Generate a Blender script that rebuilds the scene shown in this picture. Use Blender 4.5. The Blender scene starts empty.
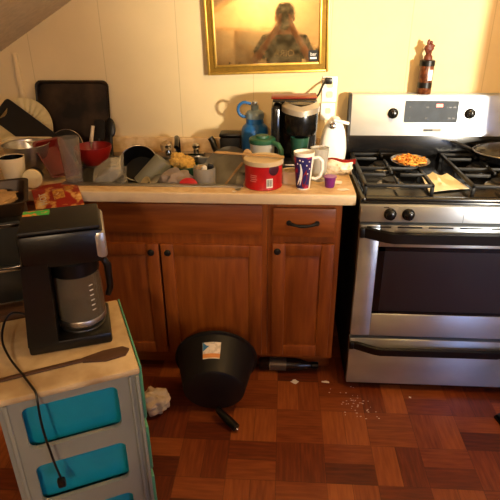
import bpy, bmesh, math, random
from mathutils import Vector, Matrix, Euler, noise
random.seed(7)
C = bpy.context.scene.collection
PI = math.pi
R = math.radians

# ------------------------------------------------------------------ render look
sc = bpy.context.scene
sc.view_settings.view_transform = 'Standard'
sc.view_settings.look = 'None'
sc.view_settings.gamma = 1.0
sc.view_settings.use_curve_mapping = False
sc.view_settings.exposure = 0.0

# ------------------------------------------------------------------ materials
def lin(h):
    v = [int(h[i:i+2], 16)/255 for i in (0, 2, 4)]
    return tuple((c/12.92 if c <= .04045 else ((c+.055)/1.055)**2.4) for c in v) + (1,)

def mat(name, col, rough=.5, metal=0, var=0, vs=8, bump=0, bs=60, trans=0, emit=None, es=1, stretch=None, ior=1.45, coat=0, alpha=1, spec=.5):
    m = bpy.data.materials.new(name); m.use_nodes = True
    nt = m.node_tree; b = nt.nodes['Principled BSDF']
    c = lin(col) if isinstance(col, str) else col
    b.inputs['Base Color'].default_value = c
    b.inputs['Roughness'].default_value = rough
    b.inputs['Metallic'].default_value = metal
    b.inputs['Transmission Weight'].default_value = trans
    b.inputs['IOR'].default_value = ior
    b.inputs['Coat Weight'].default_value = coat
    b.inputs['Alpha'].default_value = alpha
    b.inputs['Specular IOR Level'].default_value = spec
    if emit:
        b.inputs['Emission Color'].default_value = lin(emit); b.inputs['Emission Strength'].default_value = es
    if var or bump:
        tc = nt.nodes.new('ShaderNodeTexCoord'); mp = nt.nodes.new('ShaderNodeMapping')
        nt.links.new(tc.outputs['Object'], mp.inputs['Vector'])
        if stretch: mp.inputs['Scale'].default_value = stretch
    if var:
        n = nt.nodes.new('ShaderNodeTexNoise'); n.inputs['Scale'].default_value = vs; n.inputs['Detail'].default_value = 5
        nt.links.new(mp.outputs[0], n.inputs['Vector'])
        r = nt.nodes.new('ShaderNodeValToRGB')
        r.color_ramp.elements[0].position = .3; r.color_ramp.elements[1].position = .7
        r.color_ramp.elements[0].color = tuple(x*(1-var) for x in c[:3]) + (1,)
        r.color_ramp.elements[1].color = tuple(min(1, x*(1+var*.6)) for x in c[:3]) + (1,)
        nt.links.new(n.outputs['Fac'], r.inputs[0]); nt.links.new(r.outputs[0], b.inputs['Base Color'])
    if bump:
        n2 = nt.nodes.new('ShaderNodeTexNoise'); n2.inputs['Scale'].default_value = bs; n2.inputs['Detail'].default_value = 4
        nt.links.new(mp.outputs[0], n2.inputs['Vector'])
        bp = nt.nodes.new('ShaderNodeBump'); bp.inputs['Strength'].default_value = bump; bp.inputs['Distance'].default_value = .01
        nt.links.new(n2.outputs['Fac'], bp.inputs['Height']); nt.links.new(bp.outputs[0], b.inputs['Normal'])
    return m

def mixmat(name, c1, c2, scale, lo, hi, rough=.5, metal=0, stretch=None, detail=6, bump=0, c3=None):
    """two colours mixed by noise (stains, rust, printed pattern)"""
    m = mat(name, c1, rough, metal); nt = m.node_tree; b = nt.nodes['Principled BSDF']
    tc = nt.nodes.new('ShaderNodeTexCoord'); mp = nt.nodes.new('ShaderNodeMapping')
    nt.links.new(tc.outputs['Object'], mp.inputs['Vector'])
    if stretch: mp.inputs['Scale'].default_value = stretch
    n = nt.nodes.new('ShaderNodeTexNoise'); n.inputs['Scale'].default_value = scale; n.inputs['Detail'].default_value = detail
    nt.links.new(mp.outputs[0], n.inputs['Vector'])
    r = nt.nodes.new('ShaderNodeValToRGB')
    e = r.color_ramp.elements
    e[0].position = lo; e[0].color = lin(c1); e[1].position = hi; e[1].color = lin(c2)
    if c3:
        q = r.color_ramp.elements.new(min(.99, hi+.12)); q.color = lin(c3)
    nt.links.new(n.outputs['Fac'], r.inputs[0]); nt.links.new(r.outputs[0], b.inputs['Base Color'])
    if bump:
        bp = nt.nodes.new('ShaderNodeBump'); bp.inputs['Strength'].default_value = bump; bp.inputs['Distance'].default_value = .005
        nt.links.new(n.outputs['Fac'], bp.inputs['Height']); nt.links.new(bp.outputs[0], b.inputs['Normal'])
    return m

def wood(name, c1, c2, vert=True, rough=.42):
    s = (14, 14, 1.3) if vert else (1.3, 14, 14)
    return mixmat(name, c1, c2, 3.2, .32, .68, rough, stretch=s, detail=8)

class NT:
    """tiny helper for math node chains"""
    def __init__(s, nt): s.nt = nt
    def m(s, op, a, b=None, c=None):
        n = s.nt.nodes.new('ShaderNodeMath'); n.operation = op
        for i, v in enumerate((a, b, c)):
            if v is None: continue
            if isinstance(v, (int, float)): n.inputs[i].default_value = v
            else: s.nt.links.new(v, n.inputs[i])
        return n.outputs[0]

def floor_mat():
    m = mat('parquet vinyl', '7a3c1c', .38); nt = m.node_tree; b = nt.nodes['Principled BSDF']; k = NT(nt)
    tc = nt.nodes.new('ShaderNodeTexCoord'); sp = nt.nodes.new('ShaderNodeSeparateXYZ')
    nt.links.new(tc.outputs['Object'], sp.inputs[0])
    S = .19
    x = k.m('DIVIDE', k.m('ADD', sp.outputs[0], 20.07), S); y = k.m('DIVIDE', k.m('ADD', sp.outputs[1], 20.03), S)
    ix = k.m('FLOOR', x); iy = k.m('FLOOR', y); fx = k.m('FRACT', x); fy = k.m('FRACT', y)
    par = k.m('MODULO', k.m('ADD', ix, iy), 2)
    across = k.m('ADD', k.m('MULTIPLY', fy, k.m('SUBTRACT', 1, par)), k.m('MULTIPLY', fx, par))
    along = k.m('ADD', k.m('MULTIPLY', fx, k.m('SUBTRACT', 1, par)), k.m('MULTIPLY', fy, par))
    pl = k.m('FLOOR', k.m('MULTIPLY', across, 2))
    cb = nt.nodes.new('ShaderNodeCombineXYZ')
    for i, v in enumerate((ix, iy, pl)): nt.links.new(v, cb.inputs[i])
    wn = nt.nodes.new('ShaderNodeTexWhiteNoise'); nt.links.new(cb.outputs[0], wn.inputs['Vector'])
    # grain along each plank
    g = nt.nodes.new('ShaderNodeCombineXYZ')
    nt.links.new(k.m('ADD', k.m('MULTIPLY', along, .8), k.m('MULTIPLY', ix, 7.3)), g.inputs[0])
    nt.links.new(k.m('ADD', k.m('MULTIPLY', across, 7), k.m('MULTIPLY', iy, 3.7)), g.inputs[1])
    gn = nt.nodes.new('ShaderNodeTexNoise'); gn.inputs['Scale'].default_value = 2.2; gn.inputs['Detail'].default_value = 6
    nt.links.new(g.outputs[0], gn.inputs['Vector'])
    tone = k.m('ADD', k.m('ADD', k.m('MULTIPLY', wn.outputs['Value'], .44), k.m('MULTIPLY', gn.outputs['Fac'], .55)), k.m('MULTIPLY', par, .12))
    r = nt.nodes.new('ShaderNodeValToRGB'); e = r.color_ramp.elements
    e[0].position = .25; e[0].color = lin('461c0d'); e[1].position = 1.0; e[1].color = lin('a8602e')
    q = e.new(.5); q.color = lin('6c2e13')
    nt.links.new(tone, r.inputs[0])
    # thin joints
    pa = k.m('FRACT', k.m('MULTIPLY', across, 2))
    j = k.m('MAXIMUM', k.m('LESS_THAN', pa, .025), k.m('LESS_THAN', along, .012))
    mx = nt.nodes.new('ShaderNodeMix'); mx.data_type = 'RGBA'
    nt.links.new(k.m('MULTIPLY', j, .5), mx.inputs['Factor']); nt.links.new(r.outputs[0], mx.inputs['A']); mx.inputs['B'].default_value = lin('2a0f07')
    nt.links.new(mx.outputs['Result'], b.inputs['Base Color'])
    return m

def wall_mat(name, col, grooves=True):
    m = mat(name, col, .75, bump=.05, bs=40); nt = m.node_tree; b = nt.nodes['Principled BSDF']; k = NT(nt)
    tc = nt.nodes.new('ShaderNodeTexCoord'); sp = nt.nodes.new('ShaderNodeSeparateXYZ')
    nt.links.new(tc.outputs['Object'], sp.inputs[0])
    n = nt.nodes.new('ShaderNodeTexNoise'); n.inputs['Scale'].default_value = 2.4; n.inputs['Detail'].default_value = 6
    nt.links.new(tc.outputs['Object'], n.inputs['Vector'])
    r = nt.nodes.new('ShaderNodeValToRGB'); e = r.color_ramp.elements; c = lin(col)
    e[0].position = .35; e[0].color = tuple(v*.9 for v in c[:3])+(1,); e[1].position = .65; e[1].color = c
    nt.links.new(n.outputs['Fac'], r.inputs[0])
    out = r.outputs[0]
    if grooves:
        f = k.m('FRACT', k.m('DIVIDE', k.m('ADD', sp.outputs[0], 36+.457), .36))
        ln = k.m('LESS_THAN', k.m('ABSOLUTE', k.m('SUBTRACT', f, .0)), .009)
        mx = nt.nodes.new('ShaderNodeMix'); mx.data_type = 'RGBA'
        nt.links.new(k.m('MULTIPLY', ln, .3), mx.inputs['Factor']); nt.links.new(out, mx.inputs['A']); mx.inputs['B'].default_value = lin('6b5128')
        out = mx.outputs['Result']
    nt.links.new(out, b.inputs['Base Color'])
    return m

def mirror_mat():
    m = mat('aged mirror', 'd8c6a0', .06, 1); nt = m.node_tree; b = nt.nodes['Principled BSDF']
    tc = nt.nodes.new('ShaderNodeTexCoord')
    n = nt.nodes.new('ShaderNodeTexNoise'); n.inputs['Scale'].default_value = 70; n.inputs['Detail'].default_value = 8
    nt.links.new(tc.outputs['Object'], n.inputs['Vector'])
    r = nt.nodes.new('ShaderNodeValToRGB'); e = r.color_ramp.elements
    e[0].position = .35; e[0].color = (.015, .015, .015, 1); e[1].position = .75; e[1].color = (.07, .07, .07, 1)
    nt.links.new(n.outputs['Fac'], r.inputs[0]); nt.links.new(r.outputs[0], b.inputs['Roughness'])
    # dust film: a little diffuse over the reflection
    d = nt.nodes.new('ShaderNodeBsdfDiffuse'); d.inputs['Color'].default_value = lin('b39a6a')
    mx = nt.nodes.new('ShaderNodeMixShader'); n2 = nt.nodes.new('ShaderNodeTexNoise'); n2.inputs['Scale'].default_value = 26; n2.inputs['Detail'].default_value = 9
    nt.links.new(tc.outputs['Object'], n2.inputs['Vector'])
    r2 = nt.nodes.new('ShaderNodeValToRGB'); e = r2.color_ramp.elements
    e[0].position = .4; e[0].color = (.06, .06, .06, 1); e[1].position = .8; e[1].color = (.26, .26, .26, 1)
    nt.links.new(n2.outputs['Fac'], r2.inputs[0]); nt.links.new(r2.outputs[0], mx.inputs['Fac'])
    nt.links.new(b.outputs[0], mx.inputs[1]); nt.links.new(d.outputs[0], mx.inputs[2])
    nt.links.new(mx.outputs[0], nt.nodes['Material Output'].inputs['Surface'])
    return m

M = {}
M['floor'] = floor_mat()
M['wall'] = wall_mat('cream wall panelling', 'dcc698')
M['wall2'] = wall_mat('yellow painted wall', 'd8c096', False)
M['ceil'] = mat('ceiling board', 'd2c2a4', .9, var=.12, vs=30, bump=.3, bs=120)
M['oak'] = wood('honey oak', '7a3a0e', '97511a')
M['oakh'] = wood('honey oak rails', '7a3a0e', '97511a', False)
M['dark_gap'] = mat('shadowed cabinet inside', '2a160b', .9)
M['lam'] = mixmat('beige laminate', 'c9a878', 'd9bd90', 30, .4, .6, .35)
M['lam_edge'] = mat('laminate edge', 'd8c19a', .4, var=.08, vs=20)
M['steel'] = mat('stainless steel', 'b8b4ae', .33, 1, var=.12, vs=4, stretch=(1, 8, 60), bump=.02, bs=60)
M['steelb'] = mat('brushed range steel', 'bcc4cc', .40, .95, var=.16, vs=3, stretch=(1.2, 3, 3))
_b = M['steelb'].node_tree.nodes['Principled BSDF']; _b.inputs['Anisotropic'].default_value = .85
_t = M['steelb'].node_tree.nodes.new('ShaderNodeTangent'); _t.direction_type = 'RADIAL'; _t.axis = 'X'
M['steelb'].node_tree.links.new(_t.outputs[0], _b.inputs['Tangent'])
M['chrome'] = mat('chrome', 'd0d0d0', .12, 1)
M['sinkst'] = mat('scratched sink steel', '9a958c', .38, .9, var=.2, vs=20)
M['blk'] = mat('black plastic', '080706', .35, bump=.03, bs=200)
M['blkg'] = mat('glossy black plastic', '080808', .24)
M['blkm'] = mat('matte black coating', '090807', .55)
M['enamel'] = mat('black enamel', '0d0d0f', .22, var=.3, vs=30)
M['iron'] = mat('cast iron grate', '111112', .5, bump=.15, bs=150)
M['glassd'] = mat('dark oven glass', '101314', .34, spec=1.0, coat=.3)
M['disp'] = mat('clock display glass', '3a424d', .55, 0, var=.2, vs=25, spec=.25)
M['led'] = mat('lit red clock digit', 'ff5040', .4, emit='ff8a70', es=2.5)
M['gold'] = mat('gilt frame', 'c9a24a', .35, .75, var=.15, vs=30)
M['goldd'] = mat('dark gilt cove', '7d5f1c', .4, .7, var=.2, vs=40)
M['mirror'] = mirror_mat()
M['white'] = mat('white plastic', 'eeeae0', .35)
M['cream'] = mat('cream plastic', 'd8c48e', .5, var=.1, vs=20)
M['offw'] = mat('off white plastic', 'd6c6a4', .4, var=.08, vs=15)
M['red'] = mat('red plastic', '82130f', .35)
M['redd'] = mat('dark red plastic', '5e100c', .4, var=.15, vs=15)
M['canred'] = mixmat('red coffee can print', 'c01a1c', 'a01018', 14, .4, .65, .35, c3='3a1030')
M['grn'] = mat('green plastic', '23543a', .4)
M['grnd'] = mat('dark green enamel', '1d4636', .35)
M['blue'] = mat('blue bottle plastic', '1f5f9c', .35, var=.1, vs=10)
M['bluegrey'] = mat('grey blue lid plastic', '6f7f86', .45)
M['clear'] = mat('clear plastic', 'e8e4da', .06, trans=.92, ior=1.25)
M['film'] = mat('thin clear film plastic', 'b9b3a2', .22, alpha=.42)
M['frost'] = mat('frosted plastic', 'd8d4c8', .4, trans=.55, ior=1.25)
M['greyp'] = mat('grey plastic', '8a8578', .5, var=.1, vs=20)
M['greyf'] = mat('smoky plastic', '8f9080', .35, trans=.35, ior=1.3)
M['glass'] = mat('glass', 'f2f4f2', .03, trans=1, ior=1.4)
M['rust'] = mixmat('baked on tray', '140d08', '4a3624', 7, .42, .75, .45, .3, bump=.1)
M['woodu'] = mat('wooden utensil', 'b08a55', .6, var=.2, vs=12, stretch=(1, 8, 8))
M['woodd'] = mat('dark brown wood', '4a2f1b', .6, var=.25, vs=14, stretch=(1, 8, 8))
M['paper'] = mat('paper towel', 'f6edca', .9, bump=.15, bs=90)
M['scrap'] = mat('white paper scrap', 'e6e0d4', .9)
M['cloth'] = mat('white crumpled cloth', 'cbb795', .9, var=.15, vs=14, bump=.4, bs=40)
M['sponge'] = mat('yellow sponge', 'd4ac58', .9, var=.3, vs=60, bump=.6, bs=90)
M['scrub'] = mat('beige scrubber', 'b99c70', .9, var=.3, vs=60, bump=.6, bs=90)
M['food'] = mixmat('orange fried food', 'c9701c', 'e8b050', 60, .4, .6, .6, c3='30150a')
M['crust'] = mat('baked crust', 'a5845a', .8, var=.3, vs=25, bump=.4, bs=40)
M['flyer'] = mixmat('red food flyer print', '8e1c10', 'c98f45', 17, .5, .56, .45, c3='e0c890')
M['bagp'] = mixmat('printed snack bag', 'e9dcc4', 'd8c19a', 40, .45, .6, .3, c3='2b2018')
M['purp'] = mat('purple foil pod', '6a1c6e', .35)
M['mugp'] = mixmat('printed travel mug', '1c2158', '2a1f5c', 24, .4, .55, .35, c3='a92033')
M['cart'] = mat('grey plastic cart frame', '83857c', .5, var=.08, vs=6)
M['carttop'] = mixmat('stained grey plastic top', 'a08660', 'ccb68e', 7, .4, .65, .5)
M['teal'] = mat('teal plastic bin', '118aa6', .4, var=.08, vs=8)
M['tealg'] = mat('green plastic edge', '4f9a78', .45)
M['sticker'] = mixmat('green and orange sticker', '3fae4a', 'd88a3a', 40, .5, .56, .5)
M['label'] = mixmat('white and blue label', 'e4d8c4', 'c9bda8', 60, .5, .6, .5)
M['labelo'] = mat('orange label stripe', 'd98f4a', .5)
M['labelb'] = mat('blue label corner', '2d6f9e', .5)
M['seas'] = mixmat('spice in clear grinder', '43200f', '6a3a1e', 60, .4, .6, .3)
M['rooster'] = mat('reddish brown grinder top', '5f2a1a', .5, var=.2, vs=40)
M['bottle'] = mat('dark brown bottle plastic', '22140c', .25)
M['ledge'] = mat('window sill paint', 'd8d2c4', .5)
M['sky'] = mat('daylight outside', 'cfe0ff', .5, emit='a8c4ff', es=11)
M['skin'] = mat('skin', 'b77a5b', .55, var=.08, vs=20)
M['hair'] = mat('dark hair', '20130d', .7, bump=.3, bs=200)
M['shirt'] = mat('black cotton shirt', '0c0e13', .85, bump=.1, bs=150)
M['jean'] = mat('blue jeans', '26344f', .85, bump=.1, bs=200)
M['letter'] = mat('pale printed letters', 'c9c2b4', .7)

# ------------------------------------------------------------------ mesh tools
I4 = Matrix.Identity(4)
def TR(x, y, z): return Matrix.Translation((x, y, z))
def RX(a): return Matrix.Rotation(R(a), 4, 'X')
def RY(a): return Matrix.Rotation(R(a), 4, 'Y')
def RZ(a): return Matrix.Rotation(R(a), 4, 'Z')
def align(origin, axis):
    return Matrix.Translation(origin) @ Vector(axis).to_track_quat('Z', 'Y').to_matrix().to_4x4()

class B:
    def __init__(s): s.bm = bmesh.new()
    def _add(s, verts, faces, m=I4, sm=True):
        vs = [s.bm.verts.new(m @ Vector(v)) for v in verts]
        for f in faces:
            try:
                q = s.bm.faces.new([vs[i] for i in f]); q.smooth = sm
            except ValueError: pass
        return s
    def box(s, c, d, bev=0, m=I4, seg=2):
        t = bmesh.new(); bmesh.ops.create_cube(t, size=1)
        for v in t.verts: v.co = Vector((v.co.x*d[0], v.co.y*d[1], v.co.z*d[2]))
        if bev: bmesh.ops.bevel(t, geom=t.edges[:], offset=min(bev, min(d)*.49), segments=seg, profile=.5, affect='EDGES')
        t.verts.index_update()
        s._add([v.co + Vector(c) for v in t.verts], [[v.index for v in f.verts] for f in t.faces], m, bool(bev)); t.free(); return s
    def bx(s, x0, x1, y0, y1, z0, z1, bev=0, m=I4):
        return s.box(((x0+x1)/2, (y0+y1)/2, (z0+z1)/2), (abs(x1-x0), abs(y1-y0), abs(z1-z0)), bev, m)
    def lathe(s, prof, seg=32, m=I4, sx=1, sy=1, a0=0, a1=2*PI):
        full = abs(a1-a0-2*PI) < 1e-6; n = seg if full else seg+1
        V = []; F = []; idx = []
        for r, z in prof:
            if r < 1e-6: idx.append([len(V)]*n); V.append((0, 0, z))
            else:
                row = []
                for i in range(n):
                    a = a0+(a1-a0)*i/seg; row.append(len(V)); V.append((r*math.cos(a)*sx, r*math.sin(a)*sy, z))
                idx.append(row)
        for p, q in zip(idx, idx[1:]):
            for i in range(seg):
                j = (i+1) % n
                f = []
                for w in (p[i], p[j], q[j], q[i]):
                    if w not in f: f.append(w)
                if len(f) > 2: F.append(f)
        return s._add(V, F, m)
    def cyl(s, r, z0, z1, seg=28, m=I4, bev=0):
        b = min(bev, r*.5, abs(z1-z0)*.5)
        return s.lathe([(0, z0), (r-b, z0), (r, z0+b), (r, z1-b), (r-b, z1), (0, z1)], seg, m)
    def tube(s, pts, r, seg=10, closed=False, m=I4):
        P = [Vector(p) for p in pts]; n = len(P); V = []; F = []; up = None
        rr = r if isinstance(r, (list, tuple)) else [r]*n
        for i, p in enumerate(P):
            a = P[i-1] if (i or closed) else p; b = P[(i+1) % n] if (i < n-1 or closed) else p
            t = (b-a).normalized()
            if up is None:
                up = t.orthogonal().normalized()
            up = (up-t*up.dot(t)).normalized() if (up-t*up.dot(t)).length > 1e-6 else t.orthogonal().normalized()
            w = t.cross(up)
            for k in range(seg):
                q = 2*PI*k/seg; V.append(p+(up*math.cos(q)+w*math.sin(q))*rr[i])
        for i in range(n if closed else n-1):
            j = (i+1) % n
            for k in range(seg): F.append((i*seg+k, i*seg+(k+1) % seg, j*seg+(k+1) % seg, j*seg+k))
        if not closed:
            F.append(tuple(range(seg))[::-1]); F.append(tuple((n-1)*seg+k for k in range(seg)))
        return s._add(V, F, m)
    def prism(s, out, z0, z1, m=I4, sm=False, hole=None):
        n = len(out); V = [(x, y, z0) for x, y in out]+[(x, y, z1) for x, y in out]
        F = [(i, (i+1) % n, n+(i+1) % n, n+i) for i in range(n)]
        if hole:
            V += [(x, y, z0) for x, y in hole]+[(x, y, z1) for x, y in hole]; o = 2*n
            for i in range(n):
                j = (i+1) % n
                F += [(o+j, o+i, o+n+i, o+n+j), (i, o+i, o+j, j), (n+j, o+n+j, o+n+i, n+i)]
        else: F += [tuple(range(n))[::-1], tuple(range(n, 2*n))]
        return s._add(V, F, m, sm)
    def grid(s, fn, nu, nv, m=I4, thick=0):
        V = [fn(i/nu, j/nv) for j in range(nv+1) for i in range(nu+1)]; F = []
        for j in range(nv):
            for i in range(nu):
                a = j*(nu+1)+i; F.append((a, a+1, a+nu+2, a+nu+1))
        s._add(V, F, m)
        return s
    def lump(s, c, d, amp=.25, fr=2.5, sub=3, seed=0, m=I4):
        t = bmesh.new(); bmesh.ops.create_icosphere(t, subdivisions=sub, radius=1)
        V = []
        for v in t.verts:
            k = 1+amp*noise.noise(v.co*fr+Vector((seed*3.1, seed, 0)))
            V.append(Vector((v.co.x*d[0]*k, v.co.y*d[1]*k, v.co.z*d[2]*k))+Vector(c))
        t.verts.index_update()
        s._add(V, [[v.index for v in f.verts] for f in t.faces], m); t.free(); return s
    def solid(s, th):
        bmesh.ops.recalc_face_normals(s.bm, faces=s.bm.faces[:])
        bmesh.ops.solidify(s.bm, geom=s.bm.faces[:], thickness=th); return s

def rrect(w, h, r, n=5):
    o = []
    for cx, cy, a in ((w/2-r, h/2-r, 0), (-w/2+r, h/2-r, 90), (-w/2+r, -h/2+r, 180), (w/2-r, -h/2+r, 270)):
        for i in range(n+1):
            t = R(a+90*i/n); o.append((cx+r*math.cos(t), cy+r*math.sin(t)))
    return o

def obj(name, b, m, parent=None, fix=True, loc=None, rot=None):
    bm = b.bm
    if fix: bmesh.ops.recalc_face_normals(bm, faces=bm.faces[:])
    me = bpy.data.meshes.new(name); bm.to_mesh(me); bm.free()
    try: me.set_sharp_from_angle(angle=R(38))
    except Exception: pass
    o = bpy.data.objects.new(name, me); C.objects.link(o); me.materials.append(m)
    if parent: o.parent = parent
    if loc: o.location = loc
    if rot: o.rotation_euler = [R(a) for a in rot]
    return o

def tag(o, label, cat, group=None, kind=None):
    o['label'] = label; o['category'] = cat
    if group: o['group'] = group
    if kind: o['kind'] = kind
    return o

def thing(name, label, cat, loc, rz=0, group=None, rot=None):
    o = bpy.data.objects.new(name, None); C.objects.link(o); o.empty_display_size = .05
    o.location = loc; o.rotation_euler = rot if rot else (0, 0, R(rz))
    return tag(o, label, cat, group)

def struct(name, b, m, parent=None):
    o = obj(name, b, m, parent)
    if not parent: o['kind'] = 'structure'
    return o

def text(name, s, size, m, parent, mtx, depth=.0006):
    cu = bpy.data.curves.new(name, 'FONT'); cu.body = s; cu.size = size; cu.extrude = depth; cu.align_x = 'CENTER'; cu.align_y = 'CENTER'
    t = bpy.data.objects.new(name, cu); C.objects.link(t)
    dg = bpy.context.evaluated_depsgraph_get()
    me = bpy.data.meshes.new_from_object(t.evaluated_get(dg)); bpy.data.objects.remove(t); bpy.data.curves.remove(cu)
    me.transform(mtx); me.name = name
    o = bpy.data.objects.new(name, me); C.objects.link(o); me.materials.clear(); me.materials.append(m); o.parent = parent
    return o

def arc(b, r, z0, z1, a0, a1, n=10, m=I4):
    """curved label wrapped on a cylinder of radius r"""
    V = []; F = []
    for i in range(n+1):
        a = R(a0+(a1-a0)*i/n); V += [(r*math.cos(a), r*math.sin(a), z0), (r*math.cos(a), r*math.sin(a), z1)]
    for i in range(n): F.append((2*i, 2*i+2, 2*i+3, 2*i+1))
    return b._add(V, F, m)

# ------------------------------------------------------------------ camera
CAM = Vector((-.309, -2.60, 1.617)); YAW, PIT, ROL, F = .0649, .4455, -.0075, 518.
fw = Vector((-math.sin(YAW)*math.cos(PIT), math.cos(YAW)*math.cos(PIT), -math.sin(PIT)))
r0 = Vector((math.cos(YAW), math.sin(YAW), 0)); u0 = r0.cross(fw)
rt = r0*math.cos(ROL)+u0*math.sin(ROL); up = u0*math.cos(ROL)-r0*math.sin(ROL)
cd = bpy.data.cameras.new('camera'); cam = bpy.data.objects.new('camera', cd); C.objects.link(cam)
mx = Matrix((rt, up, -fw)).transposed().to_4x4(); mx.translation = CAM; cam.matrix_world = mx
cd.sensor_width = 36; cd.lens = F/500*36; cd.clip_start = .02
sc.camera = cam

# ------------------------------------------------------------------ room
XL, XR, YF, ZC = -2.05, 3.1, -4.5, 2.4
struct('floor', B().bx(XL-.1, XR+.1, YF-.1, .1, -.06, 0), M['floor'])
struct('wall_back', B().bx(XL-.1, XR+.1, 0, .1, 0, ZC+.1), M['wall'])
struct('wall_left', B().bx(XL-.1, XL, YF, 0, 0, ZC+.1), M['wall'])
struct('wall_right', B().bx(XR, XR+.1, YF, 0, 0, ZC+.1), M['wall2'])
# front wall behind the photographer with the window opening
WX0, WX1, WZ0, WZ1 = 1.75, 2.85, .75, 2.0
b = B().bx(XL-.1, WX0, YF-.1, YF, 0, ZC+.1).bx(WX1, XR+.1, YF-.1, YF, 0, ZC+.1).bx(WX0, WX1, YF-.1, YF, 0, WZ0).bx(WX0, WX1, YF-.1, YF, WZ1, ZC+.1)
struct('wall_front', b, M['wall2'])
w = struct('window_1', B().bx(WX0, WX1, YF-.085, YF-.075, WZ0, WZ1), M['sky'])
fb = B()
for a in (WX0, WX1-.05, (WX0+WX1)/2-.02): fb.bx(a, a+.05, YF-.07, YF+.01, WZ0, WZ1, .005)
for z in (WZ0, WZ1-.05, (WZ0+WZ1)/2-.02): fb.bx(WX0, WX1, YF-.065, YF+.005, z, z+.05, .005)
obj('window_frame', fb, M['ledge'], w)
obj('window_sill', B().bx(WX0-.05, WX1+.05, YF, YF+.07, WZ0-.04, WZ0, .005), M['ledge'], w)
struct('ceiling', B().bx(-.02, XR+.1, YF-.1, .1, ZC, ZC+.06), M['ceil'])
# sloping ceiling over the counter end: line (-1.685,1.409)-(-1.293,1.634) on the back wall
sl = (1.634-1.409)/(-1.293+1.685); zs = lambda x: 1.409+sl*(x+1.685)
xe = -1.685+(ZC-1.409)/sl
b = B(); x0 = XL-.1
b._add([(x0, YF, zs(x0)), (xe, YF, ZC), (xe, 0, ZC), (x0, 0, zs(x0)), (x0, YF, zs(x0)+.07), (xe, YF, ZC+.07), (xe, 0, ZC+.07), (x0, 0, zs(x0)+.07)],
       [(0, 1, 2, 3), (7, 6, 5, 4), (0, 4, 5, 1), (1, 5, 6, 2), (2, 6, 7, 3), (3, 7, 4, 0)], I4, False)
struct('ceiling_slope', b, M['ceil'])
if xe < -.02: struct('ceiling_flat', B().bx(xe-.01, 0, YF-.1, .1, ZC, ZC+.06), M['ceil'])
struct('trim_1', B().bx(-1.622, -1.598, -.012, 0, .94, 1.405, .003), M['wall'])

# ------------------------------------------------------------------ cabinets
def door_front(name, x0, x1, z0, z1, parent, knob=None, y=-.62):
    """raised panel cabinet door; front plane at y"""
    t = .02; fr = .055; b = B()
    b.bx(x0, x0+fr, y, y+t, z0, z1, .003); b.bx(x1-fr, x1, y, y+t, z0, z1, .003)
    b.bx(x0+fr, x1-fr, y, y+t, z0, z0+fr, .003); b.bx(x0+fr, x1-fr, y, y+t, z1-fr, z1, .003)
    d = obj(name, b, M['oak'], parent)
    p = B(); i = fr-.001; j = fr+.03
    V = [(x0+i, y+.012, z0+i), (x1-i, y+.012, z0+i), (x1-i, y+.012, z1-i), (x0+i, y+.012, z1-i),
         (x0+j, y+.001, z0+j), (x1-j, y+.001, z0+j), (x1-j, y+.001, z1-j), (x0+j, y+.001, z1-j)]
    p._add(V, [(0, 1, 5, 4), (1, 2, 6, 5), (2, 3, 7, 6), (3, 0, 4, 7), (4, 5, 6, 7), (3, 2, 1, 0)], I4, False)
    obj('raised_panel', p, M['oak'], d)
    if knob:
        k = B().lathe([(0, .0), (.006, 0), (.006, .008), (.014, .014), (.015, .019), (.011, .024), (0, .026)], 20, align((knob[0], y, knob[1]), (0, -1, 0)))
        obj('knob', k, M['blkm'], d)
    return d

def carcass(x0, x1, parent):
    b = B(); y1 = -.004; yf = -.58; t = .018; z0, z1 = .105, .886
    b.bx(x0, x0+t, yf, y1, z0, z1); b.bx(x1-t, x1, yf, y1, z0, z1); b.bx(x0+t, x1-t, yf, y1, z0, z0+t); b.bx(x0+t, x1-t, y1-.008, y1, z0+t, z1)
    obj('carcass', b, M['oak'], parent)
    obj('toe_kick', B().bx(x0, x1, -.525, -.51, .0, .105), M['oakh'], parent)

def face_frame(x0, x1, rails, parent, stile=.03):
    b = B(); y0, y1 = -.60, -.58
    b.bx(x0, x0+stile, y0, y1, .105, .886); b.bx(x1-stile, x1, y0, y1, .105, .886)
    for z0, z1 in rails: b.bx(x0+stile, x1-stile, y0, y1, z0, z1)
    obj('face_frame', b, M['oak'], parent)

t = thing('drawer_cabinet', 'narrow oak base cabinet with one drawer over one door, nearest the stove', 'cabinet', (0, 0, 0))
carcass(-.362, -.06, t); face_frame(-.362, -.06, ((.105, .135), (.70, .74), (.85, .886)), t)
dr = obj('drawer', B().bx(-.343, -.085, -.62, -.60, .733, .861, .006), M['oakh'], t)
hb = B()
hb.tube([(-.276+.115*k/12, -.62-.022*math.sin(PI*k/12)**.5 if 0 < k < 12 else -.622, .797-.006*math.sin(PI*k/12)) for k in range(13)], [.006+.002*abs(math.cos(PI*k/6)) for k in range(13)], 8)
for x in (-.276, -.161): hb.cyl(.011, 0, .005, 16, align((x, -.62, .797), (0, -1, 0)))
obj('handle', hb, M['blkm'], dr)
door_front('door', -.343, -.083, .128, .70, t, (-.322, .672))

t = thing('sink_cabinet', 'wide oak sink base cabinet with two doors under the sink', 'cabinet', (0, 0, 0))
carcass(-1.28, -.364, t); face_frame(-1.28, -.364, ((.105, .135), (.675, .886)), t)
obj('false_front', B().bx(-1.262, -.387, -.612, -.60, .735, .868, .004), M['oakh'], t)
door_front('door', -.823, -.387, .122, .688, t, (-.790, .655))
door_front('door', -1.262, -.832, .122, .688, t, (-.862, .655))

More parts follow.
